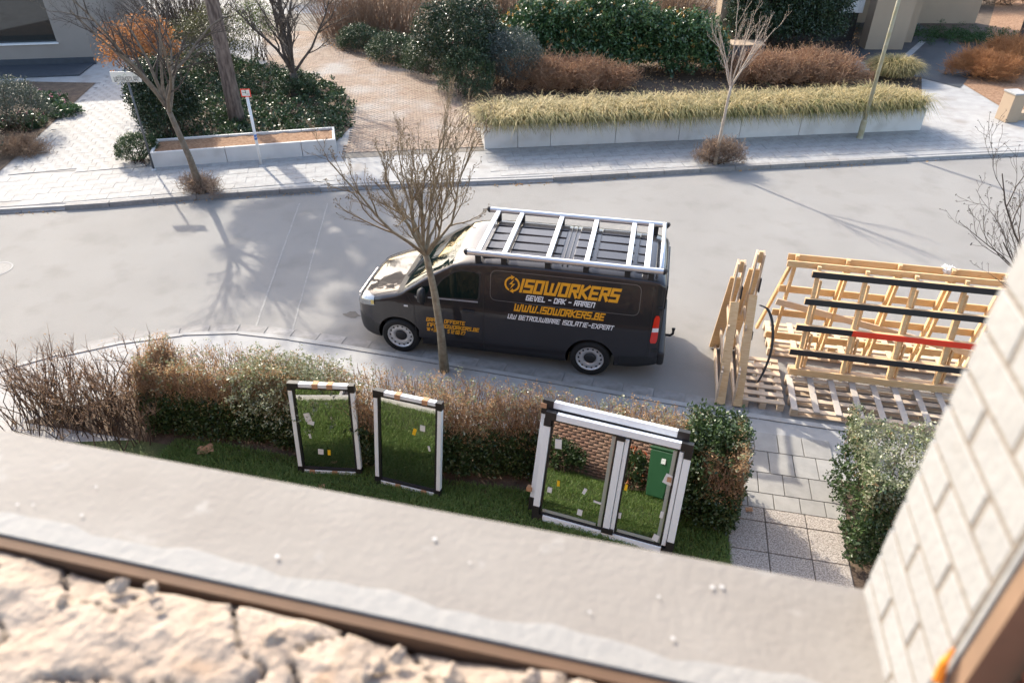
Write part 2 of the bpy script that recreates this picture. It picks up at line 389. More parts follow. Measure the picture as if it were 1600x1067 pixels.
# seams, oil stain and cracks in the road
M_seam = mat('road_seam', (.33, .32, .30), .9, var=.3, vscale=8); M_oil = mat('oil_stain', (.10, .088, .078), .7, var=.4, vscale=9)
road = bpy.data.objects['road']
for k, (a, b, wd) in enumerate(((( 468, 318), (396, 520), .035), ((512, 318), (455, 522), .03))):
    A = G(*a, 0); B = G(*b, 0); d = (B - A).normalized(); n_ = Vector((-d.y, d.x, 0)) * wd / 2; m = MB(); vv = []
    for i in range(25):
        c = A.lerp(B, i / 24) + n_ * random.Random(i + k).uniform(-.4, .4); vv += [tuple(c + n_ + Vector((0, 0, .004))), tuple(c - n_ + Vector((0, 0, .004)))]
    m.add(vv, [(2 * i, 2 * i + 1, 2 * i + 3, 2 * i + 2) for i in range(24)]); m.build('seam', M_seam, road)
for u, v, r in ((549, 492, .16), (640, 556, .09), (700, 566, .06), (655, 300, .10), (430, 296, .08)):
    c = G(u, v, 0); rr = random.Random(u); m = MB(); m.add([(c.x, c.y, .004)] + [(c.x + r * rr.uniform(.6, 1.3) * math.cos(t * .4488), c.y + .7 * r * rr.uniform(.6, 1.3) * math.sin(t * .4488), .004) for t in range(14)], [(0, 1 + t, 1 + (t + 1) % 14) for t in range(14)]); m.build('stain', M_oil, road)

# ---- concrete planters
def planter(name, label, a, b, depth, h, wall, joints, soil_drop, soilmat, rnd_end=0.0):
    """a->b front bottom edge, body lies to the left of a->b"""
    a = Vector((a[0], a[1], 0.1)); b = Vector((b[0], b[1], 0.1)); d = b - a; L = d.length; ang = math.atan2(d.y, d.x)
    t = thing(name, label, 'planter', a, (0, 0, ang))
    cuts = [0.0] + joints + [L]
    for x0, x1 in zip(cuts, cuts[1:]):
        m = MB(); m.box(((x0 + x1) / 2, wall / 2, h / 2), (x1 - x0 - .012, wall, h)); m.build('wall_panel', M_wallc, t, bevel=.008)
        m = MB(); m.box(((x0 + x1) / 2, depth - wall / 2, h / 2), (x1 - x0 - .012, wall, h)); m.build('wall_panel', M_wallc, t, bevel=.008)
    for x in (wall / 2, L - wall / 2):
        m = MB(); m.box((x, depth / 2, h / 2 - .002), (wall - .01, depth - 2 * wall - .004, h)); m.build('end_panel', M_wallc, t, bevel=.008)
    m = MB()
    nx = int(L / .15); ny = max(3, int((depth - 2 * wall) / .12)); vv = []; ff = []
    for i in range(nx + 1):
        for j in range(ny + 1):
            vv.append((wall + (L - 2 * wall) * i / nx, wall + (depth - 2 * wall) * j / ny, h - soil_drop + random.Random(i * 91 + j).uniform(-.02, .02)))
    for i in range(nx):
        for j in range(ny):
            k = i * (ny + 1) + j; ff.append((k, k + ny + 1, k + ny + 2, k + 1))
    m.add(vv, ff); m.build('soil_fill', soilmat, t, smooth=True)
    return t, L, ang
pl_small, _, _ = planter('concrete_planter', 'low pale concrete trough planter with brown soil beside the ivy bed', G(240, 263), G(527, 241), 1.1, 0.42, 0.08, [1.9, 3.9], 0.05, M_bark)
pl_long, PLL, PLA = planter('concrete_planter', 'long white concrete planter wall overgrown with pale sedge grass', (-0.84, 9.76), (11.75, 14.06), 1.15, 0.66, 0.10, [0.95, 1.9, 3.8, 5.7, 7.55, 9.4, 11.3], 0.06, M_soil)

# ---- houses
M_plast = mat('beige_render', (0.30, 0.265, 0.235), 0.9, var=0.12, vscale=0.8, bump=0.1, bscale=150)
M_tan = mat('tan_render', (0.40, 0.30, 0.21), 0.9, var=0.12, vscale=0.8, bump=0.1, bscale=150)
M_slatew = mat('plinth_slate', (0.05, 0.06, 0.075), 0.7, var=0.3, vscale=3)
M_white = mat('white_paint', (0.78, 0.78, 0.77), 0.5, var=0.06, vscale=3)
M_dkglass = mat('window_glass_dark', (0.012, 0.02, 0.022), 0.03, spec=0.9)
M_dkframe = mat('dark_frame', (0.03, 0.03, 0.032), 0.4)
def wall_from(name, a, b, h, thick, m, parent, z0=0.1):
    a = Vector((a[0], a[1], 0)); b = Vector((b[0], b[1], 0)); d = (b - a).normalized(); n = Vector((-d.y, d.x, 0))
    p = [a, b, b + n * thick, a + n * thick]; mm = MB(); mm.prism(ccw([(q.x, q.y) for q in p]), z0, z0 + h); return mm.build(name, m, parent)
hA = Vector((-27.2, 12.35, 0)); hB = G(150, 100, .1); hB.z = 0
hd = (hB - hA).normalized(); hn = Vector((-hd.y, hd.x, 0)); HL = (hB - hA).length; hang = math.atan2(hd.y, hd.x)
house_l = thing('rendered_house', 'beige rendered house with a large dark window and slate plinth', 'house', (hA.x, hA.y, 0.1), (0, 0, hang))
# wall around the window opening (local: x along facade, y into the house)
WX0, WX1, WZ0, WZ1 = HL - 6.2, HL - 1.15, 0.78, 2.75
for nm, x0, x1, z0, z1 in (('wall', 0, WX0, .0, 3.3), ('wall', WX1, HL, .0, 3.3), ('wall', WX0, WX1, .0, WZ0), ('wall', WX0, WX1, WZ1, 3.3)):
    m = MB(); m.box(((x0 + x1) / 2, .15, (z0 + z1) / 2), (x1 - x0, .3, z1 - z0)); m.build(nm, M_plast, house_l)
m = MB(); m.box((HL - .15, 4.3, 1.65), (.3, 8.0, 3.3)); m.build('side_wall', M_plast, house_l)
m = MB(); m.box((HL / 2, 4.2, 3.4), (HL + .4, 9.0, .2)); m.build('roof', M_slatew, house_l)
m = MB(); m.box((HL / 2, -.02, .13), (HL + .04, .04, .26)); m.build('plinth', M_slatew, house_l)
wnd = MB(); wnd.box(((WX0 + WX1) / 2, .2, (WZ0 + WZ1) / 2), (WX1 - WX0 - .1, .03, WZ1 - WZ0 - .1)); wn = wnd.build('window', M_dkglass, house_l)
fr = MB()
for z in (WZ0 + .03, WZ1 - .03): fr.box(((WX0 + WX1) / 2, .17, z), (WX1 - WX0, .07, .06))
for x in (WX0 + .03, (WX0 + WX1) / 2 - .4, WX1 - .03): fr.box((x, .168, (WZ0 + WZ1) / 2), (.06, .07, WZ1 - WZ0 - .122))
fr.build('window_frame', M_dkframe, wn)
m = MB(); m.box(((WX0 + WX1) / 2, .06, WZ0 + .02), (WX1 - WX0 + .1, .24, .05)); m.build('window_sill', M_white, wn)
tr = MB(); tr.box((HL / 2 - .2, -.9, -.0), (HL + .3, 1.7, .1)); tr.build('step', M_slatew, house_l, bevel=.01)
# right-hand house
p0 = G(1350, 78, .1); p1 = G(1412, 78, .1)
house_r = thing('rendered_house', 'tan rendered house with dark porch and white ribbed shutter', 'house', (p0.x, p0.y, 0.1), (0, 0, R(10)))
def hb(nm, c, s, m, par=None, bev=0): q = MB(); q.box(c, s); return q.build(nm, m, par or house_r, bevel=bev)
SHZ = 1.25
hb('pillar', (.8, .35, 2.0), (1.55, .7, 4.0), M_tan)
hb('pillar', (2.35, 2.6, 2.0), (.3, 2.6, 4.0), M_tan)
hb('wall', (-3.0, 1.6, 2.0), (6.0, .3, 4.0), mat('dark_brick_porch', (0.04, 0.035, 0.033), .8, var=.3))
sh = hb('shutter', (-.55, .95, SHZ + 1.4), (.95, .06, 2.8), M_white)
for k in range(9):
    hb('rib', (-.95 + k * .1, .9, SHZ + 1.4), (.055, .03, 2.76), M_white, sh)
hb('wall', (-5.75, .35, 1.9), (.95, .9, 3.6), M_tan)
hb('wall', (3.2, 5.5, 2.0), (8, .3, 4.0), M_tan)
hb('roof', (-1.5, 4.2, 4.1), (12, 8, .2), M_slatew)
# low block by the small tree, and the gate pillar at the right edge
q = G(1105, 102, .1); lw = thing('garden_wall', 'low dark garden wall with pale coping behind the mahonia', 'wall', (q.x, q.y, 0.1), (0, 0, R(12)))
hb('wall_block', (1.0, .4, .35), (2.2, .8, .7), mat('wall_slate', (0.12, 0.115, 0.12), .8, var=.3), lw); hb('coping', (1.0, .4, .725), (2.26, .86, .05), M_tan, lw)
q = G(1580, 192, .1); gp = thing('gate_pillar', 'short tan gate pillar with grey cap at the right edge', 'pillar', (q.x, q.y, 0.1), (0, 0, R(19)))
hb('post', (0, .25, .42), (.42, .5, .84), M_tan, gp, .01); hb('cap', (0, .25, .865), (.47, .55, .05), M_conc, gp, .008)
hb('wall_panel', (1.1, .3, .12), (1.8, .3, .24), M_tan, gp)

# ---- near side: lawn, path, edging
lawn = sheet('lawn', ccw([(-2.6, -2.9), (5.42, -2.9), (5.42, -8.58), (-9.3, -8.58), (-7.6, -4.2)]), 0.104, M_lawn)
bed_h = sheet('hedge_bed', ccw([(-5.0, -3.02), (5.5, -3.02), (5.5, -1.75), (-3.4, -1.65)]), 0.106, M_soil)
bed_h2 = sheet('hedge_bed', ccw([(6.78, -8.5), (14, -8.5), (14, -1.75), (6.9, -1.75)]), 0.106, M_soil)
path = sheet('garden_path', ccw([(5.42, -8.58), (6.78, -8.58), (6.95, -1.0), (5.5, -1.0)]), 0.1, M_joint)
M_slab = mat('grey_slab', (0.33, 0.32, 0.30), 0.8, rnd=0.35, var=0.3, vscale=4, bump=0.2, bscale=80, dirt=(0.36, 0.34, 0.31), dscale=1.6, dlo=.5, dhi=.8)
M_agg = mat('exposed_aggregate', (0.52, 0.465, 0.41), 0.9, col2=(0.22, 0.19, 0.165), vscale=55, rnd=0.12, bump=0.7, bscale=110, detail=2.0)
x = None
for r, (y0, y1) in enumerate([(-0.98, -1.40), (-1.40, -1.84), (-1.84, -2.24), (-2.24, -2.52)]):
    cols = [5.5, 5.86, 6.20, 6.55, 6.95] if r % 2 == 0 else [5.5, 5.7, 6.04, 6.38, 6.70, 6.95]
    for c0, c1 in zip(cols, cols[1:]):
        m = MB(); m.box(((c0 + c1) / 2, (y0 + y1) / 2, .1), (c1 - c0 - .012, abs(y1 - y0) - .012, .04)); m.build('path_slab', M_slab, path, bevel=.004)
ys_ = [-2.52, -2.76, -3.26, -3.75, -4.25, -4.75, -5.25, -5.75, -6.25, -6.75, -7.25, -7.75, -8.25]
for r, (y0, y1) in enumerate(zip(ys_, ys_[1:])):
    cols = [5.42, 5.9, 6.42, 6.86]
    for c0, c1 in zip(cols, cols[1:]):
        m = MB(); m.box(((c0 + c1) / 2, (y0 + y1) / 2, .102), (c1 - c0 - .014, abs(y1 - y0) - .014, .045)); m.build('aggregate_slab', M_agg, path, bevel=.005)
m = MB(); m.box((6.62, -3.72, .128), (.46, .2, .012)); tag(m.build('drain_grate', mat('dark_steel', (0.03, 0.03, 0.032), .5, metal=.6)), 'dark metal drain grate at the end of the garden path', 'drain grate')
M_edge = mat('pale_edging', (0.6, 0.58, 0.55), 0.8, var=.15)
ed = thing('lawn_edging', 'pale concrete edging around the gravel bed in the lawn', 'edging', (-.3, -6.0, .1))
for c, s in (((.05, 0, .03), (4.6, .06, .1)), ((0.0, -1.3, .03), (.06, 2.5, .1))):
    m = MB(); m.box(c, s); m.build('edge_stone', M_edge, ed, bevel=.006)
sheet('gravel_bed', [(-.26, -8.55), (1.1, -8.55), (1.1, -6.04), (-.26, -6.04)], .112, mat('gravel', (0.22, 0.17, 0.14), .95, col2=(.32, .28, .25), vscale=40, bump=.8, bscale=60))
# ================================================================== VAN
M_paint = mat('graphite_paint', (0.030, 0.028, 0.031), 0.52, metal=0.3, coat=1.0, spec=0.1)
M_plas = mat('black_plastic', (0.018, 0.019, 0.021), 0.55)
M_rub = mat('tyre_rubber', (0.012, 0.012, 0.012), 0.85)
M_alu = mat('brushed_aluminium', (0.72, 0.73, 0.74), 0.38, metal=0.85, var=0.08, vscale=20, stretch=(1, 30, 30))
M_steel = mat('wheel_silver', (0.62, 0.62, 0.62), 0.4, metal=0.5)
M_chrome = mat('chrome', (0.8, 0.8, 0.8), 0.12, metal=1.0)
M_lamp = mat('headlamp_lens', (0.30, 0.32, 0.34), 0.08, metal=0.7, coat=1.0, var=.5, vscale=14)
M_amber = mat('amber_lens', (0.6, 0.45, 0.12), 0.15, coat=1)
M_red = mat('tail_lamp_red', (0.75, 0.03, 0.015), 0.15, coat=1.0)
M_vg = mat('van_glass', (0.006, 0.014, 0.013), 0.015, spec=0.3)
M_org = mat('lettering_orange', (0.80, 0.36, 0.02), 0.5)
M_wht = mat('lettering_white', (0.8, 0.8, 0.8), 0.5)
van = thing('delivery_van', 'dark grey panel van with orange lettering parked at the near kerb', 'van', (0, 0, 0))
YC = 0.965
def interp(tab, x): return float(np.interp(x, [t[0] for t in tab], [t[1] for t in tab]))
ZT = [(-.86, .66), (-.845, .76), (-.82, .87), (-.77, .96), (-.68, 1.03), (-.5, 1.10), (-.3, 1.165), (-.1, 1.225), (.0, 1.26), (.08, 1.29), (.2, 1.375), (.4, 1.51), (.6, 1.635), (.8, 1.745), (.95, 1.815), (1.1, 1.862), (1.3, 1.895), (1.7, 1.92), (2.6, 1.93), (3.6, 1.925), (4.15, 1.905), (4.27, 1.88), (4.33, 1.84), (4.36, 1.78)]
HW = [(-.86, .50), (-.845, .58), (-.82, .645), (-.77, .72), (-.68, .795), (-.5, .875), (-.3, .92), (0, .95), (.4, .96), (4.0, .96), (4.25, .945), (4.33, .925), (4.36, .90)]
ZB = [(-.86, .36), (-.8, .27), (-.6, .21), (0, .2), (3.3, .2), (4.0, .27), (4.36, .36)]
HC = [(-.86, .12), (-.5, .20), (0, .17), (.1, .15), (.9, .10), (1.3, .12), (4.2, .12), (4.36, .12)]
NSD, NTP = 20, 16
def section(x):
    zt, w, zb, hc = interp(ZT, x), interp(HW, x), interp(ZB, x), interp(HC, x)
    zs = zt - hc
    def yside(z):
        y = w
        if z < .45: y -= .05 * ((.45 - z) / .25) ** 1.5
        if z > 0.98: y -= 0.135 * ((z - .98) / .85) ** 1.35
        y -= .006 * math.sin((z - .5) * 6.0) if .5 < z < 1.0 else 0
        return max(y, .05)
    pts = [(0, zb), (w * .5, zb), (w * .88, zb)]
    for i in range(NSD + 1):
        z = zb + .02 + (zs - zb - .02) * i / NSD; pts.append((yside(z), z))
    ys = yside(zs); n = 3.4 if x > .9 else 2.7
    for i in range(1, NTP + 1):
        t = (math.pi / 2) * i / NTP; c = max(math.cos(t), 0); s = math.sin(t)
        pts.append((ys * c ** (2 / n) if i < NTP else 0.0, zs + hc * s ** (2 / n)))
    return pts
XS = [-.86, -.853, -.845, -.833, -.82, -.80, -.77, -.73, -.68, -.62, -.56, -.5] + [round(-.45 + .05 * i, 3) for i in range(9)] + [-.02, .0, .03, .08] + [round(.12 + .04 * i, 3) for i in range(25)] + [round(1.15 + .1 * i, 3) for i in range(30)] + [4.12, 4.18, 4.23, 4.27, 4.30, 4.33, 4.345, 4.36]
XS = sorted(set(XS)); SEC = [section(x) for x in XS]; NP_ = len(SEC[0])
def sect_at(x): return section(min(max(x, -.859), 4.359))
def side_y(x, z):
    s = sect_at(x)[3:3 + NSD + 1]; zz = [q[1] for q in s]; return YC - float(np.interp(z, zz, [q[0] for q in s]))
def top_z(x, y):
    s = sect_at(x)[3 + NSD:]; yy = [q[0] for q in s][::-1]; return float(np.interp(abs(y - YC), yy, [q[1] for q in s][::-1]))
groups = {k: ([], []) for k in ('body', 'front_bumper', 'rear_bumper', 'windscreen', 'scuttle')}
vmap = {k: {} for k in groups}
def vert(i, j, side):
    y, z = SEC[i][j]; return (XS[i], YC + side * y, z)
WSJ0 = 3 + NSD + 4
for i in range(len(XS) - 1):
    xm = (XS[i] + XS[i + 1]) / 2
    for j in range(NP_ - 1):
        zm = (SEC[i][j][1] + SEC[i][j + 1][1]) / 2
        g = 'body'
        if j >= WSJ0 and .12 <= xm < .95: g = 'windscreen'
        elif j >= WSJ0 - 1 and .0 <= xm < .12: g = 'scuttle'
        elif xm < -.34 and zm < .60 - .12 * max(0, (xm + .6) / .26): g = 'front_bumper'
        elif xm > 3.72 and zm < .52: g = 'rear_bumper'
        vv, ff = groups[g]; mp = vmap[g]
        for side in (-1, 1):
            q = []
            for (a, b) in ((i, j), (i + 1, j), (i + 1, j + 1), (i, j + 1)):
                key = (a, b, side)
                if key not in mp: mp[key] = len(vv); vv.append(vert(a, b, side))
                q.append(mp[key])
            ff.append(tuple(q) if side > 0 else tuple(q[::-1]))
for end, sgn in ((0, -1), (len(XS) - 1, 1)):
    vv, ff = groups['body']; b = len(vv); ring = [vert(end, j, -1) for j in range(NP_)] + [vert(end, j, 1) for j in range(NP_ - 1, -1, -1)]
    vv += ring; ff.append(tuple(range(b, b + len(ring))) if sgn < 0 else tuple(range(b + len(ring) - 1, b - 1, -1)))
WR = 0.335
body_objs = {}
for g, (vv, ff) in groups.items():
    m = MB(); m.add(vv, ff)
    body_objs[g] = m.build(g, {'body': M_paint, 'front_bumper': M_plas, 'rear_bumper': M_plas, 'windscreen': M_vg, 'scuttle': M_plas}[g], van, smooth=True)
# wheel arches cut into body
bpy.context.view_layer.update()
cut = MB()
for wx in (0, 3.275):
    for y0, y1 in ((-.3, .36), (1.57, 2.3)):
        n = 40; b = len(cut.v)
        for yy in (y0, y1):
            for k in range(n):
                t = 2 * math.pi * k / n; cut.v.append((wx + .405 * math.cos(t), yy, .335 + .395 * math.sin(t)))
        cut.f.append(tuple(range(b, b + n))); cut.f.append(tuple(range(b + 2 * n - 1, b + n - 1, -1)))
        for k in range(n):
            k2 = (k + 1) % n; cut.f.append((b + k2, b + k, b + n + k, b + n + k2))
cutter = cut.build('wheel_arch_cutter', M_plas)
for g in ('body', 'front_bumper', 'rear_bumper'):
    o = body_objs[g]; md = o.modifiers.new('arch', 'BOOLEAN'); md.object = cutter; md.operation = 'DIFFERENCE'; md.solver = 'EXACT'
    dg = bpy.context.evaluated_depsgraph_get(); me = bpy.data.meshes.new_from_object(o.evaluated_get(dg))
    o.modifiers.clear(); o.data = me
bpy.data.objects.remove(cutter)
inner = MB()
for wx in (0, 3.275):
    for ya, yb in ((.10, .36), (1.83, 1.57)):
        ring = [(wx + .425 * math.cos(math.pi * k / 20 - .0), .335 + .415 * math.sin(math.pi * k / 20)) for k in range(21)]
        vv = [(x, ya, z) for x, z in ring] + [(x, yb, z) for x, z in ring] + [(wx, yb, .335)]
        inner.add(vv, [(k, k + 1, 22 + k, 21 + k) for k in range(20)] + [(21 + k, 22 + k, 42) for k in range(20)])
inner.box((1.64, YC, .28), (1.9, 1.6, .12)); inner.build('wheel_housing', M_plas, van)

def patch(poly, off, rows=10, cols=12):
    """convex polygon in (x,z) laid on the near side of the body"""
    m = MB(); zs = [q[1] for q in poly]; z0, z1 = min(zs), max(zs); g = []
    for r in range(rows + 1):
        z = z0 + (z1 - z0) * min(max(r / rows, 1e-4), 1 - 1e-4); xx = []
        for a, b in zip(poly, poly[1:] + poly[:1]):
            if (a[1] - z) * (b[1] - z) <= 0 and a[1] != b[1]: xx.append(a[0] + (b[0] - a[0]) * (z - a[1]) / (b[1] - a[1]))
        x0, x1 = min(xx), max(xx); g.append([(x0 + (x1 - x0) * c / cols, z) for c in range(cols + 1)])
    vv = [(x, side_y(x, z) - off, z) for row in g for x, z in row]
    ff = [(r * (cols + 1) + c, r * (cols + 1) + c + 1, (r + 1) * (cols + 1) + c + 1, (r + 1) * (cols + 1) + c) for r in range(rows) for c in range(cols)]
    m.add(vv, ff); return m
def rounded(poly, r, n=5):
    out = []; k = len(poly)
    for i in range(k):
        p = Vector(poly[i]); a = (Vector(poly[i - 1]) - p); b = (Vector(poly[(i + 1) % k]) - p)
        rr = min(r, a.length * .45, b.length * .45); a.normalize(); b.normalize()
        for t in range(n + 1):
            s = t / n; A = p + a * rr; B = p + b * rr
            out.append(tuple((A * (1 - s) + p * s) * (1 - s) + (p * (1 - s) + B * s) * s))
    return out
win = [(0.60, 1.215), (1.40, 1.235), (1.415, 1.70), (1.05, 1.70), (.80, 1.52)]
def grow(poly, d):
    c = sum((Vector(q) for q in poly), Vector((0, 0))) / len(poly)
    return [tuple(Vector(q) + (Vector(q) - c).normalized() * d) for q in poly]
seam = lambda pts, wd=.007, off=.002: ribbon(pts, wd, off)
def ribbon(pts, wd, off, closed=False):
    m = MB(); P = [Vector(q) for q in pts]; n = len(P); vv = []
    for i in range(n):
        a = P[i - 1] if (i > 0 or closed) else P[i]; b = P[(i + 1) % n] if (i < n - 1 or closed) else P[i]
        d = (b - a); d = d.normalized() if d.length > 0 else Vector((1, 0)); nn = Vector((-d.y, d.x)) * wd / 2
        for s in (1, -1):
            q = P[i] + nn * s; vv.append((q.x, side_y(q.x, q.y) - off, q.y))
    ff = [(2 * i, 2 * i + 1, 2 * ((i + 1) % n) + 1, 2 * ((i + 1) % n)) for i in range(n if closed else n - 1)]
    m.add(vv, ff); return m
def lin(a, b, n=14): return [(a[0] + (b[0] - a[0]) * i / n, a[1] + (b[1] - a[1]) * i / n) for i in range(n + 1)]
dr = patch(rounded([(.34, .33), (1.475, .30), (1.475, 1.20), (.40, 1.19)], .03), .0008, 12, 12).build('door', M_paint, van, smooth=True)
patch(rounded(grow(win, .035), .08), .0018, 14, 12).build('window_seal', M_plas, dr, smooth=True)
patch(rounded(win, .075), .0034, 14, 12).build('window', M_vg, dr, smooth=True)
patch(rounded([(.16, 1.225), (.52, 1.215), (.60, 1.40), (.42, 1.36)], .04), .0022, 8, 8).build('quarter_window', M_vg, dr, smooth=True)
ribbon(lin((.30, .26), (.30, .95)) + lin((.305, 1.0), (.20, 1.17)) , .009, .003).build('door_seam', M_plas, dr)
ribbon(lin((1.485, .26), (1.49, 1.72)), .009, .003).build('door_seam', M_plas, dr)
ribbon(lin((.55, 1.19), (1.40, 1.205)), .026, .006).build('belt_highlight', mat('highlight_blue_grey', (.42, .44, .50), .3, metal=.5), dr)  # belt line in a brighter colour, painting in the highlight below the window
h = MB(); h.box((1.24, side_y(1.24, 1.03) - .02, 1.03), (.20, .03, .035)); h.build('handle', M_plas, dr, bevel=.01)
h = MB(); h.box((.16, side_y(.16, 1.0) - .006, .985), (.07, .012, .028)); h.build('side_indicator', M_wht, van, bevel=.004)
# mirror
mr = MB(); my = side_y(.5, 1.2)
mr.lathe([(.01, -.09), (.085, -.075), (.115, 0), (.105, .05), (.0, .055)], (0, 0, 0), 'z', 16)
mr.v = [(.50 + q[2] * .75, my - .16 + q[0] * .95, 1.30 + q[1] * 1.35) for q in mr.v]
mi = mr.build('door_mirror', M_plas, van, smooth=True)
a = MB(); a.bar((.34, my - .0, 1.19), (.48, my - .15, 1.22), .07, .045); a.build('mirror_arm', M_plas, mi, bevel=.012)
# load-side panel, rear quarter seam, sill trim
pw = rounded([(1.60, 1.27), (3.98, 1.27), (3.98, 1.77), (1.60, 1.77)], .11, 6)
ribbon(pw, .012, .003, True).build('side_panel_crease', mat('crease_highlight', (.16, .16, .165), .3, metal=.5), van)
ribbon(lin((.42, .245), (2.86, .245), 30), .03, .004).build('sill_trim', M_plas, van)
ribbon(lin((4.19, .55), (4.19, 1.80)), .010, .003).build('rear_seam', M_plas, van)
# tail lamp (near side), rear door glass and hinges
tl = patch(rounded([(4.20, .80), (4.315, .80), (4.315, 1.30), (4.23, 1.30)], .02), .012, 10, 5).build('tail_lamp', M_red, van, smooth=True)
patch([(4.215, 1.02), (4.315, 1.02), (4.315, 1.09), (4.22, 1.09)], .018, 3, 4).build('reverse_lens', M_wht, tl, smooth=True)
for z in (.66, 1.42):
    h = MB(); h.box((4.30, side_y(4.28, z) + .005, z), (.09, .03, .05)); h.build('door_hinge', M_plas, van, bevel=.006)
h = MB(); h.box((4.372, YC, 1.50), (.02, 1.35, .42)); h.build('rear_window', M_vg, van, bevel=.008)
h = MB(); h.box((4.40, YC, .46), (.13, 1.78, .26)); h.build('rear_step', M_plas, van, bevel=.05, seg=4)
h = MB(); h.box((4.385, YC - .02, 1.2), (.03, .05, .22)); h.build('rear_door_handle', M_plas, van, bevel=.01)
h = MB(); h.tube([(4.42, YC, .36), (4.56, YC, .36), (4.60, YC, .40), (4.60, YC, .47)], .022, 8); h.lathe([(0, -.03), (.026, -.015), (.03, 0), (.026, .02), (0, .03)], (4.60, YC, .49), 'z', 10); h.build('tow_ball', M_plas, van, smooth=True)
# nose: headlamps, grille, badge bar, number plate
for sgn in (-1, 1):
    hm = MB(); g = []
    for r in range(7):
        for c in range(7):
            x = -.78 + .36 * r / 6; k0, k1 = .50, .90
            s = sect_at(x); zt = interp(ZT, x); z = .80 + .02 * r / 6 + (min(zt - .045, .80 + .20) - .80) * c / 6 * (1 - .25 * r / 6) + .06 * r / 6
            zz = [q[1] for q in s[3:]]; yy = [q[0] for q in s[3:]]; y = float(np.interp(min(z, zt - .01), zz, yy))
            g.append((x - .010, YC + sgn * (y + .008), z))
    hm.add(g, [(r * 7 + c, r * 7 + c + 1, (r + 1) * 7 + c + 1, (r + 1) * 7 + c) for r in range(6) for c in range(6)])
    hl = hm.build('headlamp', M_lamp, van, smooth=True)
    am = MB(); i0 = 5 * 7; am.add([(q[0] - .003, q[1] + sgn * .006, q[2]) for q in (g[i0 + 1], g[i0 + 4], g[i0 + 11], g[i0 + 8])], [(0, 1, 2, 3)]); am.build('indicator', M_amber, hl)
gr = MB()
for k in range(4): gr.box((-.868, YC, .64 + .06 * k), (.03, .96 - .02 * k, .022))
gr.build('grille', M_chrome, van, bevel=.004)
gr = MB(); gr.box((-.868, YC, .45), (.02, .52, .11)); gr.build('number_plate', M_wht, van)
# wipers
for y0 in (.45, 1.1):
    wpm = MB(); wpm.tube([(.08, y0, top_z(.08, y0) + .02), (.2, y0 + .3, top_z(.2, y0 + .3) + .02), (.3, y0 + .52, top_z(.3, y0 + .52) + .015)], .009, 5); wpm.build('wiper', M_plas, van)
# bonnet seams
for sgn in (-1, 1):
    bs = MB(); pts = [(x, YC + sgn * (.80 + .06 * (x + .6)), 0) for x in np.linspace(-.6, .0, 10)]
    bs.tube([(x, y, top_z(x, y) + .001) for x, y, _ in pts], .005, 4); bs.build('bonnet_seam', M_plas, van)
# roof pressings: raised pads between stiffening ribs
roofp = M_paint
for x0, x1 in ((1.42, 1.78), (1.84, 2.44), (2.50, 2.66), (2.86, 3.16), (3.22, 3.80), (3.86, 4.06)):
    for k in range(5):
        y = YC - .56 + .28 * k; m = MB(); n = 6
        z = [top_z((x0 + x1) / 2, y + s) for s in (-.10, .10)]
        m.box(((x0 + x1) / 2, y, (z[0] + z[1]) / 2 + .006), (x1 - x0, .225, .022), Matrix.Rotation(math.atan2(z[1] - z[0], .2), 3, 'X')); m.build('roof_pressing', roofp, van, bevel=.010)
for k in (2.72, 2.80):
    m = MB(); m.tube([(k, YC + y, top_z(k, YC + y) + .004) for y in np.linspace(-.72, .72, 13)], .012, 6); m.build('roof_rib', roofp, van, smooth=True)
# wheels
def wheel(wx, ysgn, y0):
    wm = MB(); s = ysgn
    wm.lathe([(.235, s * .0), (.30, s * -.012), (.325, s * .01), (.335, s * .05), (.335, s * .17), (.32, s * .21), (.25, s * .22)], (wx, y0, WR), 'y', 40)
    w_ = wm.build('wheel', M_rub, van, smooth=True)
    rm = MB(); rm.lathe([(.236, s * .012), (.225, s * .004), (.212, s * .012), (.205, s * .035), (.165, s * .022), (.11, s * .03), (.10, s * .05), (.0, s * .05)], (wx, y0, WR), 'y', 40)
    rm.build('rim', M_steel, w_, smooth=True)
    hm_ = MB()
    for k in range(14):
        t = 2 * math.pi * k / 14; hm_.lathe([(.0, s * .0235), (.0165, s * .0235), (.0165, s * .034)], (wx + .186 * math.cos(t), y0, WR + .186 * math.sin(t)), 'y', 10)
    hm_.build('rim_holes', M_plas, w_)
    cm = MB(); cm.lathe([(0, s * .008), (.07, s * .01), (.092, s * .022), (.10, s * .045)], (wx, y0, WR), 'y', 24); cm.build('hub_cap', M_plas, w_, smooth=True)
for wx in (0, 3.275): wheel(wx, 1, 0.02); wheel(wx, -1, 2 * YC - .02)

# ---- roof rack
rk = thing('roof_rack', 'aluminium roof rack with two long side rails on the van roof', 'roof rack', (1.24, YC, 1.93))
rk.location = (0, 0, 0)
def rail(y, z, x0, x1):
    m = MB(); m.tube([(x0, y, z), (x1, y, z)], .048, 10); r = m.build('side_rail', M_alu, rk, smooth=False)
    for x, d in ((x0, -1), (x1, 1)):
        c = MB(); c.tube([(x, y, z), (x + d * .035, y, z), (x + d * .05, y, z - .01)], [.054, .052, .03], 10); c.build('end_cap', M_plas, r)
rail(.16, 2.03, 1.22, 4.27); rail(1.77, 2.03, 1.22, 4.27)
for x in (1.38, 1.80, 2.50, 3.10, 3.74):
    m = MB(); m.box((x, YC, 2.03), (.075, 1.53, .035)); m.build('cross_bar', M_alu, rk, bevel=.005)
m = MB(); m.box((4.02, YC, 2.045), (.085, 1.53, .03)); m.build('cross_bar', M_alu, rk, bevel=.005)
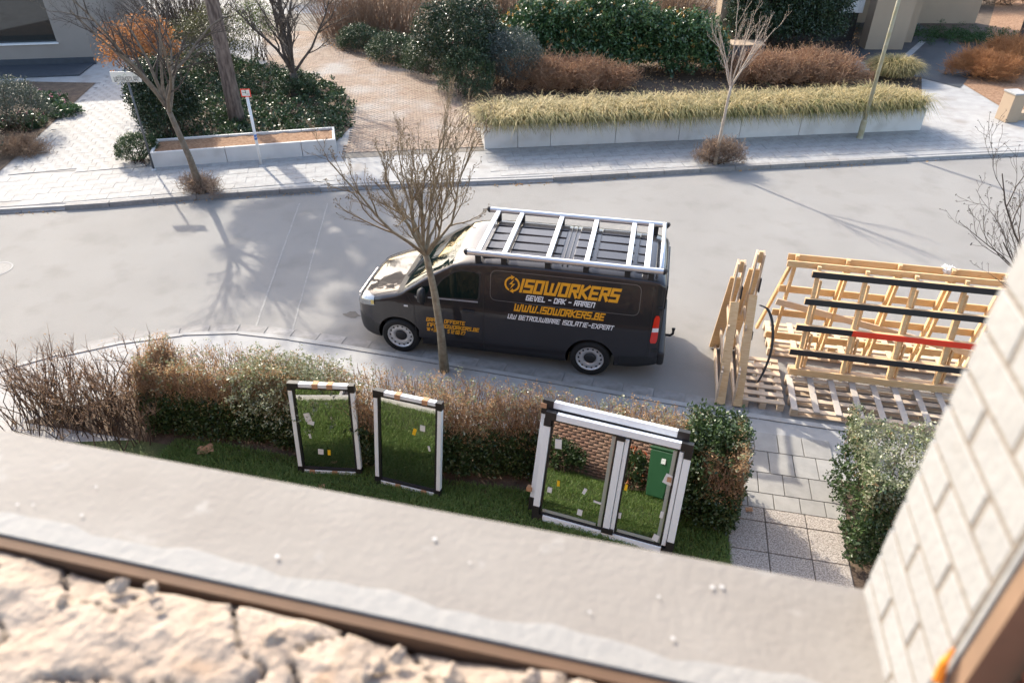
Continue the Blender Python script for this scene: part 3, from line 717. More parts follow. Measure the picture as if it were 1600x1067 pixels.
m = MB(); m.tube([(4.24, .19, 2.06), (4.24, 1.74, 2.06)], .034, 12); m.build('rear_roller', M_alu, rk, smooth=True)
for x in (1.38, 1.80, 2.50, 3.10, 3.74, 4.1):
    for y in (.19, 1.74):
        m = MB(); zt = top_z(x, y); m.box((x, y, (zt + 2.0) / 2 - .01), (.09, .05, 2.0 - zt + .03)); m.build('foot', M_plas, rk, bevel=.008)

# ---- stroke lettering
GL = {'I': [[(1, 0), (1, 6)]], 'S': [[(4, 6), (0, 6), (0, 3), (4, 3), (4, 0), (0, 0)]], 'O': [[(0, 0), (0, 6), (4, 6), (4, 0), (0, 0)]], 'W': [[(0, 6), (.6, 0), (6.4, 0), (7, 6)], [(3.5, 0.2), (3.5, 5.2)]],
 'R': [[(0, 0), (0, 6), (4, 6), (4, 3), (0, 3)], [(2, 3), (4, 0)]], 'K': [[(0, 0), (0, 6)], [(4, 6), (.6, 3), (4, 0)]], 'E': [[(4, 6), (0, 6), (0, 0), (4, 0)], [(0, 3), (3.4, 3)]],
 'G': [[(4, 6), (0, 6), (0, 0), (4, 0), (4, 3), (2.2, 3)]], 'V': [[(0, 6), (1.4, 0), (2.6, 0), (4, 6)]], 'L': [[(0, 6), (0, 0), (4, 0)]], 'D': [[(0, 0), (0, 6), (3, 6), (4, 5), (4, 0), (0, 0)]],
 'A': [[(0, 0), (0, 6), (4, 6), (4, 0)], [(0, 2.6), (4, 2.6)]], 'M': [[(0, 0), (0, 6), (5, 6), (5, 0)], [(2.5, 6), (2.5, 1.5)]], 'N': [[(0, 0), (0, 6), (4, 6), (4, 0)]], 'U': [[(0, 6), (0, 0), (4, 0), (4, 6)]],
 'B': [[(0, 0), (0, 6), (3.5, 6), (3.5, 3.2), (4, 2.6), (4, 0), (0, 0)], [(0, 3), (3.6, 3)]], 'T': [[(0, 6), (4, 6)], [(2, 6), (2, 0)]], 'X': [[(0, 0), (4, 6)], [(0, 6), (4, 0)]], 'P': [[(0, 0), (0, 6), (4, 6), (4, 2.6), (0, 2.6)]],
 'F': [[(0, 0), (0, 6), (4, 6)], [(0, 3), (3.2, 3)]], 'H': [[(0, 0), (0, 6)], [(4, 0), (4, 6)], [(0, 3), (4, 3)]], '-': [[(0.5, 3), (3.5, 3)]], '.': [[(.4, 0), (1.3, 0)]], '@': [[(3, 2), (1.3, 2), (1.3, 4), (3, 4), (3, 1.6), (4.2, 1.6), (4.2, 6), (0, 6), (0, 0), (4.2, 0)]],
 '+': [[(0, 3), (3.4, 3)], [(1.7, 1.2), (1.7, 4.8)]], '1': [[(0, 6), (1.2, 6), (1.2, 0)]], '2': [[(0, 6), (4, 6), (4, 3), (0, 3), (0, 0), (4, 0)]], '3': [[(0, 6), (4, 6), (4, 0), (0, 0)], [(.8, 3), (4, 3)]], '5': [[(4, 6), (0, 6), (0, 3), (4, 3), (4, 0), (0, 0)]],
 '6': [[(4, 6), (0, 6), (0, 0), (4, 0), (4, 3), (0, 3)]], '7': [[(0, 6), (4, 6), (4, 4), (2, 0)]], '8': [[(0, 0), (0, 6), (4, 6), (4, 0), (0, 0)], [(0, 3), (4, 3)]]}
ADV = {'I': 3.2, 'W': 9, '.': 2.8, 'M': 7, ' ': 3.2, '1': 3.4, '@': 6.4, '+': 5.4}
def text_strokes(s, thick):
    out = []; x = 0.0
    for ch in s:
        for st in GL.get(ch, []): out.append([(x + a, b) for a, b in st])
        x += ADV.get(ch, 6.0)
    return out, x - 2.0
def stroke_mesh(strokes, thick, f):
    """mitred ribbons; f maps (a, b, layer) in letter units to a point"""
    m = MB()
    for li, st in enumerate(strokes):
        P = [Vector(q) for q in st]; closed = (P[0] - P[-1]).length < 1e-6
        if closed: P = P[:-1]
        n = len(P); vv = []; h = thick / 2
        for i in range(n):
            d0 = (P[i] - P[i - 1]).normalized() if (i > 0 or closed) else None
            d1 = (P[(i + 1) % n] - P[i]).normalized() if (i < n - 1 or closed) else None
            if d0 is None: d0 = d1; e = -d1 * h
            elif d1 is None: d1 = d0; e = d0 * h
            else: e = Vector((0, 0))
            n0 = Vector((-d0.y, d0.x)); n1 = Vector((-d1.y, d1.x)); mt = n0 + n1
            mt = mt.normalized() if mt.length > 1e-3 else n0
            k = h / max(.45, mt.dot(n0))
            for s in (1, -1): vv.append(f(*(P[i] + mt * k * s + e), li % 3))
        ff = [(2 * i, 2 * ((i + 1) % n), 2 * ((i + 1) % n) + 1, 2 * i + 1) for i in range(n if closed else n - 1)]
        m.add(vv, ff)
    return m
def side_text(name, s, x0, x1, z0, hgt, m, thick=1.25, slant=.22, rise=0.0):
    st, wd = text_strokes(s, thick); kx_ = (x1 - x0 - hgt * slant) / wd; kz = hgt / 6
    def f(a, b, l):
        x = x0 + a * kx_ + b * kz * slant; z = z0 + b * kz + rise * (x - x0); return (x, side_y(x, z) - .005 - .0004 * l, z)
    stroke_mesh(st, thick, f).build(name, m, van)
side_text('lettering', 'ISOWORKERS', 2.07, 3.66, 1.475, .185, M_org, 1.6)
side_text('lettering', 'GEVEL - DAK - RAMEN', 2.19, 3.29, 1.335, .075, M_wht, 1.45)
side_text('lettering', 'WWW.ISOWORKERS.BE', 2.00, 3.46, 1.135, .105, M_org, 1.6)
side_text('lettering', 'UW BETROUWBARE ISOLATIE-EXPERT', 1.90, 3.62, .975, .075, M_wht, 1.45)
side_text('lettering', 'GRATIS OFFERTE', .50, 1.17, .735, .062, M_org, 1.6)
side_text('lettering', 'INFO@ISOWORKERS.BE', .50, 1.41, .635, .062, M_org, 1.6)
side_text('lettering', '+32', .57, .72, .54, .062, M_org, 1.6)
side_text('lettering', '5 12 68 27', .86, 1.17, .54, .062, M_org, 1.6)
lg = MB()
def sidept(x, z, off=.006): return (x, side_y(x, z) - off, z)
def flat(pts, off=.006): b = len(lg.v); lg.v += [sidept(x, z, off) for x, z in pts]; lg.f.append(tuple(range(b, b + len(pts))))
flat([(.50, .54), (.55, .54), (.555, .575), (.505, .575)]); flat([(.497, .582), (.56, .582), (.562, .602), (.499, .602)])
cx_, cz_ = 1.955, 1.575
def arc(a0, a1, r0=.095, r1=.125, n=14):
    for k in range(n):
        t0 = R(a0 + (a1 - a0) * k / n); t1 = R(a0 + (a1 - a0) * (k + 1) / n)
        flat([(cx_ + r0 * math.cos(t0), cz_ + r0 * math.sin(t0)), (cx_ + r1 * math.cos(t0), cz_ + r1 * math.sin(t0)), (cx_ + r1 * math.cos(t1), cz_ + r1 * math.sin(t1)), (cx_ + r0 * math.cos(t1), cz_ + r0 * math.sin(t1))])
arc(100, 245); arc(-80, 65)
for t, s in ((100, -1), (-80, -1)):
    t = R(t); c = Vector((cx_ + .11 * math.cos(t), cz_ + .11 * math.sin(t))); tg = Vector((-math.sin(t), math.cos(t))) * s; nn = Vector((math.cos(t), math.sin(t)))
    flat([tuple(c + nn * .04), tuple(c + tg * .06), tuple(c - nn * .04)])
flat([(cx_ + .03, cz_ + .085), (cx_ - .05, cz_ - .005), (cx_ - .005, cz_ - .005)], .0062)
flat([(cx_ - .03, cz_ - .085), (cx_ + .05, cz_ + .01), (cx_ + .005, cz_ + .01)], .0066)
lg.build('logo', M_org, van)
# ================================================================== WINDOWS LEANING ON THE HEDGE
M_pvc = mat('white_frame_film', (0.80, 0.85, 0.87), 0.35, var=0.05, vscale=8)
M_blk = mat('black_corner_plastic', (0.012, 0.012, 0.014), 0.5)
M_pane = glassmat('reflective_pane', 4.6, (0.55, 0.62, 0.57))
M_card = mat('cardboard', (0.48, 0.27, 0.15), 0.9, var=.15, vscale=20)
M_paper = mat('paper_label', (0.74, 0.75, 0.74), 0.7, var=.06, vscale=15)
M_yel = mat('yellow_label', (0.85, 0.52, 0.02), 0.6)
M_spacer = mat('glazing_spacer', (0.42, 0.46, 0.44), 0.4, metal=.3)
def bx(name, c, s, m, par, bev=0.0, rot=None):
    b = MB(); b.box(c, s, rot); return b.build(name, m, par, bevel=bev)
def roty(a): return Matrix.Rotation(a, 3, 'Y')
def small_window(label, base, yaw, lean, W, H, stickers, cards):
    t = thing('window_unit', label, 'window', base, (-R(lean), 0, R(yaw)))
    fw = .055; D = .075
    for x in (fw / 2, W - fw / 2): bx('frame_stile', (x, 0, H / 2), (fw, D, H - 2 * fw - .10), M_pvc, t, .004)
    bx('frame_rail', (W / 2, 0, fw / 2), (W - .165, D, fw), M_pvc, t, .004); bx('frame_rail', (W / 2, 0, H - fw / 2), (W - .165, D, fw), M_pvc, t, .004)
    for x in (fw + .014, W - fw - .014): bx('gasket', (x, .0, H / 2), (.028, D - .012, H - 2 * fw), M_blk, t)
    for z in (fw + .014, H - fw - .014): bx('gasket', (W / 2, .0, z), (W - 2 * fw - .056, D - .012, .028), M_blk, t)
    for i, (x, sx) in enumerate(((0, 1), (W, -1))):
        for j, (z, sz) in enumerate(((0, 1), (H, -1))):
            c = MB(); lx = .15 if (i == 0 and j == 1) else .08; lz = .05
            c.box((x + sx * (lx / 2 - .002), 0, z + sz * (fw / 2 - .002)), (lx, D + .012, fw + .006)); c.box((x + sx * (fw / 2 - .002), 0, z + sz * (fw + lz / 2)), (fw + .006, D + .012, lz - .004)); c.build('corner_guard', M_blk, t)
    bx('glass_pane', (W / 2, -.005, H / 2), (W - 2 * fw - .05, .006, H - 2 * fw - .05), M_pane, t)
    for x, z, w_, h_, a, k in stickers: bx('sticker', (x * W, -.0105, z * H), (w_, .003, h_), M_yel if k else M_paper, t, rot=roty(R(a)))
    for x, top in cards:
        b = MB(); z = H if top else 0.0; b.box((x * W, -.002, z + (-.025 if top else .025)), (.075, D + .02, .066)); b.build('packing_pad', M_card, t)
    return t
small_window('white framed window with black corners, leftmost of the windows leaning on the hedge', (-.42, -3.13, .115), 7.8, 9.5, .89, 1.42,
    [(.24, .63, .085, .13, -12, 0), (.28, .57, .09, .06, 14, 0), (.24, .42, .03, .07, -8, 0), (.38, .245, .075, .085, 4, 0), (.51, .24, .04, .085, 3, 1)], [(.42, 1), (.64, 1), (.22, 0), (.58, 0)])
small_window('white framed window with black corners, standing right of the leftmost leaning window', (.70, -3.09, .115), -5.5, 11.0, .95, 1.44,
    [(.72, .70, .07, .085, 2, 0), (.60, .645, .045, .10, 14, 1), (.82, .50, .028, .075, -14, 0)], [(.36, 1), (.76, 1), (.36, 0), (.76, 0)])
def big_window(label, base, yaw, lean, W, H, front=True):
    t = thing('window_unit', label, 'window', base, (-R(lean), 0, R(yaw)))
    fw = .085; D = .085
    bx('frame_stile', (fw / 2, 0, H / 2), (fw, D, H - 2 * fw - .20), M_pvc, t, .005); bx('frame_stile', (W - fw / 2, 0, H / 2), (fw, D, H - 2 * fw - .20), M_pvc, t, .005)
    bx('stile_step', (W - fw - .035, .01, H / 2), (.05, D, H - 2 * fw - .06), M_pvc, t, .004)
    bx('frame_rail', (W / 2, 0, fw / 2), (W - .28, D, fw), M_pvc, t, .005); bx('frame_rail', (W / 2, 0, H - fw / 2), (W - .28, D, fw), M_pvc, t, .005)
    for i, (x, sx) in enumerate(((0, 1), (W, -1))):
        for j, (z, sz) in enumerate(((0, 1), (H, -1))):
            c = MB(); c.box((x + sx * .069, 0, z + sz * (fw / 2 - .002)), (.14, D + .014, fw + .008)); c.box((x + sx * (fw / 2 - .002), 0, z + sz * (fw + .05)), (fw + .008, D + .014, .098)); c.build('corner_guard', M_blk, t)
    if front:
        mx = .535 * W
        bx('mullion', (mx, -.008, H / 2), (.085, D, H - 2 * fw - .05), M_pvc, t, .005); bx('mullion', (mx + .075, .006, H / 2), (.05, D, H - 2 * fw - .06), M_pvc, t, .004)
        c = MB(); c.box((mx + .02, -.01, fw + .03), (.15, D + .02, .07)); c.box((mx + .0, -.01, H - fw - .03), (.10, D + .02, .06)); c.build('mullion_guard', M_blk, t)
        for x0, x1 in ((fw + .01, mx - .05), (mx + .105, W - fw - .065)):
            p = bx('glass_pane', ((x0 + x1) / 2, -.005, H / 2), (x1 - x0 - .01, .006, H - 2 * fw - .03), M_pane, t)
            for x in (x0 + .008, x1 - .008): bx('gasket', (x, -.012, H / 2), (.016, .03, H - 2 * fw - .03), M_blk, p)
            for z in (fw + .012, H - fw - .012): bx('gasket', ((x0 + x1) / 2, -.012, z), (x1 - x0 - .034, .03, .016), M_blk, p)
            bx('spacer', (x1 - .045, -.0095, H / 2), (.045, .003, H - 2 * fw - .08), M_spacer, p); bx('spacer', ((x0 + x1) / 2 - .03, -.0095, fw + .055), (x1 - x0 - .12, .003, .04), M_spacer, p)
        for x, z, w_, h_, a, k in [(.115, .735, .085, .125, -6, 0), (.10, .30, .06, .075, 2, 0), (.155, .38, .035, .08, -4, 1), (.345, .37, .04, .085, 18, 0), (.335, .165, .065, .08, 4, 0), (.445, .30, .10, .026, 6, 0),
                                   (.62, .50, .035, .085, 2, 1), (.605, .235, .055, .08, 0, 0), (.885, .66, .11, .13, 14, 0), (.885, .34, .04, .09, 2, 0), (.875, .12, .075, .09, 14, 0)]:
            bx('sticker', (x * W, -.0145, z * H), (w_, .003, h_), M_yel if k else M_paper, t, rot=roty(R(a)))
        bx('packing_pad', (.955 * W - .12, -.02, .665 * H), (.05, .02, .06), M_card, t)
    else:
        bx('glass_pane', (W / 2, 0, H / 2), (W - 2 * fw, .006, H - 2 * fw), M_pane, t); bx('gasket', (W / 2, -.03, H - fw - .012), (W - 2 * fw, .03, .024), M_blk, t)
        bx('packing_pad', (.02, -.055, H - .07), (.075, .03, .06), M_card, t); bx('packing_pad', (-.02, -.03, .30), (.07, .08, .06), M_card, t)
        bx('gasket', (fw + .012, -.02, H / 2), (.024, .04, H - 2 * fw - .02), M_blk, t)
    return t
big_window('wide white two-pane window unit, frontmost at the right end of the hedge', (2.92, -3.28, .115), -8.0, 19.3, 1.82, 1.50)
cb = Vector((2.92, -3.28, .12)); yv = Vector((math.cos(R(-8)), math.sin(R(-8)), 0)); nv = Vector((-yv.y, yv.x, 0))
b2 = cb - yv * .085 + nv * .125
big_window('wide white framed window stacked directly behind the two-pane unit', (b2.x, b2.y, .12), -8.6, 19.3, 1.83, 1.56, front=False)
# scraps on the lawn
for (px, py), s, a, lab in (((503, 762), .09, 20, 'square cardboard scrap on the grass below the leftmost window'), ((322, 706), .22, 35, 'crumpled brown paper at the foot of the left hedge'), ((1170, 798), .09, 10, 'tan paper scrap beside the hedge end'), ((1222, 653), .10, 40, 'white and tan litter scrap by the pallet gap')):
    q = G(px, py, .11); m = MB(); n = 5; rr = random.Random(px)
    vv = [(s * (i / 4 - .5), s * (j / 4 - .5) * .8, rr.uniform(0, .25) * s + .02) for i in range(n) for j in range(n)]
    m.add(vv, [(i * n + j, (i + 1) * n + j, (i + 1) * n + j + 1, i * n + j + 1) for i in range(4) for j in range(4)])
    o = m.build('paper_scrap', M_card, None); o.location = (q.x, q.y, .11 if px < 1200 else .0); o.rotation_euler = (0, 0, R(a)); tag(o, lab, 'litter')

# ================================================================== TIMBER RACKS
M_pine = mat('pine_timber', (0.66, 0.43, 0.22), 0.7, rnd=0.25, col2=(0.74, 0.53, 0.30), vscale=9, stretch=(1, 6, 6), bump=.1, dirt=(.38, .22, .10), dscale=7, dlo=.66, dhi=.72)
M_pal = mat('pallet_timber', (0.60, 0.45, 0.31), 0.8, rnd=0.35, col2=(0.68, 0.54, 0.40), vscale=9, stretch=(1, 5, 5), bump=.15)
M_palg = mat('weathered_slat', (0.50, 0.45, 0.40), 0.85, rnd=0.3, col2=(0.58, 0.5, 0.42), vscale=7, bump=.15)
M_rubs = mat('black_rubber_strip', (0.022, 0.024, 0.028), 0.7)
M_redt = mat('red_tape', (0.85, 0.055, 0.02), 0.5)
def bar(name, a, b, w, h, m, par, up=(0, 0, 1), bev=.003):
    q = MB(); q.bar(a, b, w, h, up); return q.build(name, m, par, bevel=bev)
def pallet(name, label, x0, x1, y0, y1, slats_along='y', n=7, m=M_pal, top=None, group=None):
    t = thing(name, label, 'pallet', ((x0 + x1) / 2, (y0 + y1) / 2, 0), group=group); ox, oy = (x0 + x1) / 2, (y0 + y1) / 2
    X0, X1, Y0, Y1 = x0 - ox, x1 - ox, y0 - oy, y1 - oy
    if slats_along == 'y':
        for k in range(4):
            y = Y0 + .05 + (Y1 - Y0 - .1) * k / 3; bar('stringer', (X0, y, .118), (X1, y, .118), .09, .022, m, t)
            bar('bottom_board', (X0, y, .02), (X1, y, .02), .09, .022, m, t)
            for j in range(4): bx('block', (X0 + .06 + (X1 - X0 - .12) * j / 3, y, .068), (.12, .09, .074), m, t)
        for k in range(n):
            x = X0 + .05 + (X1 - X0 - .1) * k / (n - 1); bar('slat', (x, Y0, .142), (x, Y1, .142), .095, .022, top or m, t)
    else:
        for k in range(3):
            x = X0 + .05 + (X1 - X0 - .1) * k / 2; bar('stringer', (x, Y0, .118), (x, Y1, .118), .095, .022, m, t)
            bar('bottom_board', (x, Y0, .02), (x, Y1, .02), .095, .022, m, t)
            for j in range(4): bx('block', (x, Y0 + .06 + (Y1 - Y0 - .12) * j / 3, .068), (.095, .12, .074), m, t)
        for k in range(n):
            y = Y0 + .05 + (Y1 - Y0 - .1) * k / (n - 1); bar('slat', (X0, y, .142), (X1, y, .142), .095, .022, top or m, t)
    return t
PG = 'timber pallets by the kerb'
pallet('timber_pallet', 'small timber pallet under the black strap, right of the narrow trestles', 5.74, 6.38, -.30, .92, 'x', 7, group=PG)
pallet('timber_pallet', 'long timber pallet in front of the glass rack, nearest the path', 6.47, 9.5, -.38, .52, 'y', 10, top=M_palg, group=PG)
pallet('timber_pallet', 'long sunlit timber pallet behind the glass racks', 6.25, 9.5, 1.22, 2.12, 'y', 9, group=PG)
# near rack: sloping posts with rubber-faced rails
nr = thing('glass_rack', 'timber glass rack with four black rubber rails facing the house', 'rack', (7.9, .7, 0))
O = Vector((7.9, .7, 0))
def L3(x, y, z): return Vector((x, y, z)) - O
yn = lambda z: .50 + .185 * z
for x in (6.62, 7.32, 8.02, 8.72, 9.35):
    bar('post', L3(x, yn(.15), .15), L3(x, yn(2.0), 2.0), .055, .075, M_pine, nr)
    bar('post', L3(x + .075, yn(.15) + .09, .15), L3(x + .075, yn(1.75) + .05, 1.75), .035, .06, M_pine, nr)
    bar('brace', L3(x + .13, yn(.9) + .05, .85), L3(x + .13, .62, .15), .03, .06, M_pine, nr)
for z, x0 in ((1.90, 6.52), (1.46, 6.50), (1.02, 6.46), (.60, 6.44)):
    y = yn(z) - .055
    r = bar('rail', L3(x0, y, z), L3(9.45, y, z), .05, .105, M_pine, nr)
    if abs(z - 1.02) < .01:
        bar('rubber_strip', L3(x0 + .005, y - .03, z), L3(7.30, y - .03, z), .012, .10, M_rubs, r); bar('red_strip', L3(7.302, y - .03, z), L3(9.45, y - .03, z), .012, .10, M_redt, r)
    else: bar('rubber_strip', L3(x0 + .005, y - .03, z), L3(9.45, y - .03, z), .012, .10, M_rubs, r)
bar('foot_rail', L3(6.5, .50, .24), L3(9.5, .50, .24), .03, .12, M_pine, nr); bar('foot_rail', L3(6.5, .62, .21), L3(9.5, .62, .21), .09, .10, M_pal, nr)
# far rack, back to back
fr_ = thing('glass_rack', 'timber glass rack standing behind, seen from its back', 'rack', (7.8, 1.2, 0)); O = Vector((7.8, 1.2, 0))
yf = lambda z: 1.32 - .14 * z
for x in (6.30, 7.05, 7.80, 8.55, 9.3):
    bar('post', L3(x, yf(.15), .15), L3(x, yf(2.08), 2.08), .05, .07, M_pine, fr_)
    bar('back_post', L3(x + .02, 1.12, .15) if x > 6.4 else L3(x - .2, 1.85, .15), L3(x + .02, yf(2.0) - .10, 1.98) if x > 6.4 else L3(x - .05, yf(1.95), 1.95), .045, .06, M_pine, fr_)
for z in (2.0, 1.38, .88, .38):
    bar('rail', L3(6.17, yf(z) + .05, z), L3(9.45, yf(z) + .05, z), .028, .12, M_pine, fr_)
bar('top_rail', L3(6.15, yf(2.0) - .11, 1.97), L3(9.45, yf(2.0) - .11, 1.97), .03, .10, M_pine, fr_)
bar('diagonal', L3(6.15, 1.02, 1.22), L3(9.3, 1.02, .62), .025, .11, M_pal, fr_)
wr = leaves('plastic_wrap', clumps([(.70, .0 - .08, 2.03)], .1, 60, .5), .09, mat('white_wrap', (.8, .8, .82), .4, trans=.3), fr_, aspect=.9)
# two narrow A-trestles seen edge-on
def trestle(label, x, top, y_top):
    t = thing('trestle', label, 'trestle', (x, .47, 0), group='narrow timber trestles'); yb0, yb1 = -.78, .80; ya = y_top - .47
    for dx in (-.05, .05):
        bar('leg', (dx, ya - .04, top), (dx, ya - .04 + .02, .62 * top), .028, .05, M_pal, t)
        bar('leg', (dx, ya + .04, top), (dx, yb1 * .62, .42 * top), .028, .09, M_pal, t)
    bar('front_leg', (0, yb0, .02), (0, ya - .10, .70 * top), .075, .13, M_pine, t, up=(1, 0, 0))
    bar('back_leg', (-.06, yb1, .02), (-.03, ya + .06, .86 * top), .035, .17, M_pine, t, up=(1, 0, 0))
    bar('apex_board', (0, ya, top - .16), (0, ya, top + .03), .055, .05, M_pine, t)
    bar('base_beam', (-.05, yb0, .05), (-.05, yb1, .05), .035, .10, M_pal, t); bar('base_beam', (.05, yb0 + .05, .05), (.05, yb1, .05), .035, .10, M_pal, t)
    bar('upright', (-.07, yb0 + .03, .0), (-.07, yb0 + .05, .62), .03, .05, M_pal, t)
    bar('tie', (-.045, -.62, .55), (-.045, .5, .58), .03, .09, M_pal, t); bar('tie', (-.045, -.30, 1.15), (-.045, .28, 1.2), .03, .07, M_pal, t)
    bar('gusset', (.045, yb0 + .02, .10), (.045, yb0 + .26, .02), .03, .10, M_pine, t); bar('pad', (.075, ya - .06, .72 * top), (.075, ya - .045, .82 * top), .02, .06, M_rubs, t)
    bar('pad', (.075, -.25, .95), (.075, -.21, 1.08), .02, .06, M_rubs, t)
    return t
trestle('narrow timber trestle on the left, lower of the pair by the van', 5.42, 2.13, .50)
trestle('narrow timber trestle on the right, taller of the pair', 5.68, 2.27, .60)
st = MB(); pts = catmull([(5.78, .34, 1.52), (5.93, .38, 1.42), (6.05, .36, 1.15), (6.10, .28, .75), (6.06, .22, .40), (6.00, .18, .17)], 6)
b0 = None; vv = []
for p_ in pts: vv += [(p_[0] - .02, p_[1] - .012, p_[2]), (p_[0] + .02, p_[1] + .012, p_[2])]
st.add(vv, [(2 * i, 2 * i + 1, 2 * i + 3, 2 * i + 2) for i in range(len(pts) - 1)])
so_ = st.build('lashing_strap', M_rubs); sm = so_.modifiers.new('thickness', 'SOLIDIFY'); sm.thickness = .006; tag(so_, 'black lashing strap hanging in a curve onto the small pallet', 'strap')

# ================================================================== STREET FURNITURE
M_galv = mat('galvanised', (.42, .43, .44), .5, metal=.5, var=.15, vscale=10); M_sgn = mat('sign_cream', (.72, .71, .64), .5); M_grn = mat('sign_dark_ink', (.03, .035, .03), .6)
M_bluep = mat('blue_sticker', (.06, .16, .42), .5)
q = G(241, 266); sgn = thing('street_sign', 'cream street name sign reading WATERHOENLAAN on a thin grey pole', 'sign', (q.x, q.y, .1), (0, 0, R(14)))
m = MB(); m.tube([(0, 0, 0), (0, 0, 2.62)], .026, 10); m.build('pole', mat('pole_dark', (.12, .125, .13), .5, metal=.4), sgn, smooth=True)
m = MB(); m.tube([(0, 0, 0), (0, 0, .05)], [.08, .05], 10); m.build('base_collar', M_galv, sgn)
pn = bx('panel', (0.0, -.035, 2.42), (.72, .02, .25), M_sgn, sgn, .006)
stq, wd = text_strokes('WATERHOENLAAN', 1.0)
stroke_mesh(stq, 1.05, lambda a, b, l: (-.30 + a * .60 / wd, -.0462 - .0004 * l, 2.318 + b * .10 / 6)).build('lettering', M_grn, pn)
dm = MB()
for k in range(16):
    t0, t1 = 2 * math.pi * k / 16, 2 * math.pi * (k + 1) / 16
    dm.add([(.22 + r * math.cos(t), -.0465, 2.47 + r * math.sin(t)) for r, t in ((.030, t0), (.036, t0), (.036, t1), (.030, t1))], [(0, 1, 2, 3)])
for a, b in (((-.06, 2.45), (.0, 2.50)), ((.0, 2.50), (.03, 2.45)), ((-.2, 2.45), (-.1, 2.455))):
    d = Vector((b[0] - a[0], b[1] - a[1])).normalized() * .004; dm.add([(a[0] - d.y, -.0465, a[1] + d.x), (a[0] + d.y, -.0465, a[1] - d.x), (b[0] + d.y, -.0465, b[1] - d.x), (b[0] - d.y, -.0465, b[1] + d.x)], [(0, 1, 2, 3)])
dm.build('emblem', mat('sign_green', (.25, .36, .2), .6), pn)
q = G(408, 257); ws = thing('hydrant_sign', 'small red bordered plate on a white marker post before the trough', 'sign', (q.x, q.y, .1), (0, 0, R(14)))
m = MB(); m.tube([(0, 0, 0), (0, 0, 1.95)], .038, 12); m.build('post', M_white, ws, smooth=True)
bx('plate', (0, -.05, 1.92), (.25, .012, .2), M_redt, ws, .004); pf = bx('plate_face', (0, -.058, 1.92), (.20, .008, .15), M_sgn, ws)
for a, b, c, d in ((0, 1.95, .012, .10), (-.03, 1.93, .09, .01), (.045, 1.89, .05, .01)): bx('marking', (a, -.0635, b), (c, .003, d), M_grn, pf)
for z in (.72, .80): 
    m = MB(); m.tube([(0, 0, z - .035), (0, 0, z + .03)], .0395, 12); m.build('blue_band', M_bluep, ws, smooth=True)
q = G(1343, 216); lp = thing('lamp_post', 'thin mossy street lamp post rising in front of the long planter', 'lamp post', (q.x, q.y, .1))
M_moss = mat('mossy_metal', (.30, .27, .16), .8, col2=(.36, .34, .26), vscale=6, bump=.2)
m = MB(); m.tube([(0, 0, .55), (0, 0, 3.2), (0, 0, 6.5)], [.055, .05, .04], 12); m.build('pole', M_moss, lp, smooth=True)
m = MB(); m.tube([(0, 0, 0), (0, 0, .06), (0, 0, .50), (0, 0, .56)], [.10, .085, .085, .058], 12); m.build('base_sleeve', M_moss, lp)
bx('lamp_head', (0, -.3, 6.55), (.18, .8, .1), M_galv, lp, .03)
q = G(-6, 421, 0); mh = MB(); mh.lathe([(0, .006), (.27, .006), (.28, .003)], (0, 0, 0), 'z', 32); mo = mh.build('manhole_cover', mat('manhole_fill', (.27, .26, .245), .85, var=.3, vscale=12)); mo.location = (q.x, q.y, .0); tag(mo, 'round pale manhole cover in the road at the left edge', 'manhole cover')
rg = MB(); rg.lathe([(.285, .002), (.285, .007), (.315, .007), (.315, .002)], (0, 0, 0), 'z', 32); rg.build('rim', M_conc, mo)
# wheelie bin at the foot of the house
M_bin = mat('green_bin', (.018, .085, .035), .45)
bn = thing('wheelie_bin', 'green wheelie bin standing by the brick house wall', 'bin', (3.55, -8.1, .1))
m = MB(); b_ = [(-.2, -.22), (.2, -.22), (.2, .22), (-.2, .22)]
m.add([(x * .85, y * .85, .06) for x, y in b_] + [(x * 1.15, y * 1.15, .93) for x, y in b_], [(3, 2, 1, 0), (4, 5, 6, 7), (0, 1, 5, 4), (1, 2, 6, 5), (2, 3, 7, 6), (3, 0, 4, 7)]); m.build('tub', M_bin, bn, bevel=.02)
m = MB(); m.box((0, -.01, .965), (.5, .56, .06)); m.build('lid', M_bin, bn, bevel=.025)
for x in (-.2, .2):
    m = MB(); m.tube([(x - .03, -.2, .1), (x + .03, -.2, .1)], .1, 14); m.build('wheel', M_rub, bn)
bx('label', (.05, .262, .75), (.08, .004, .1), M_paper, bn)
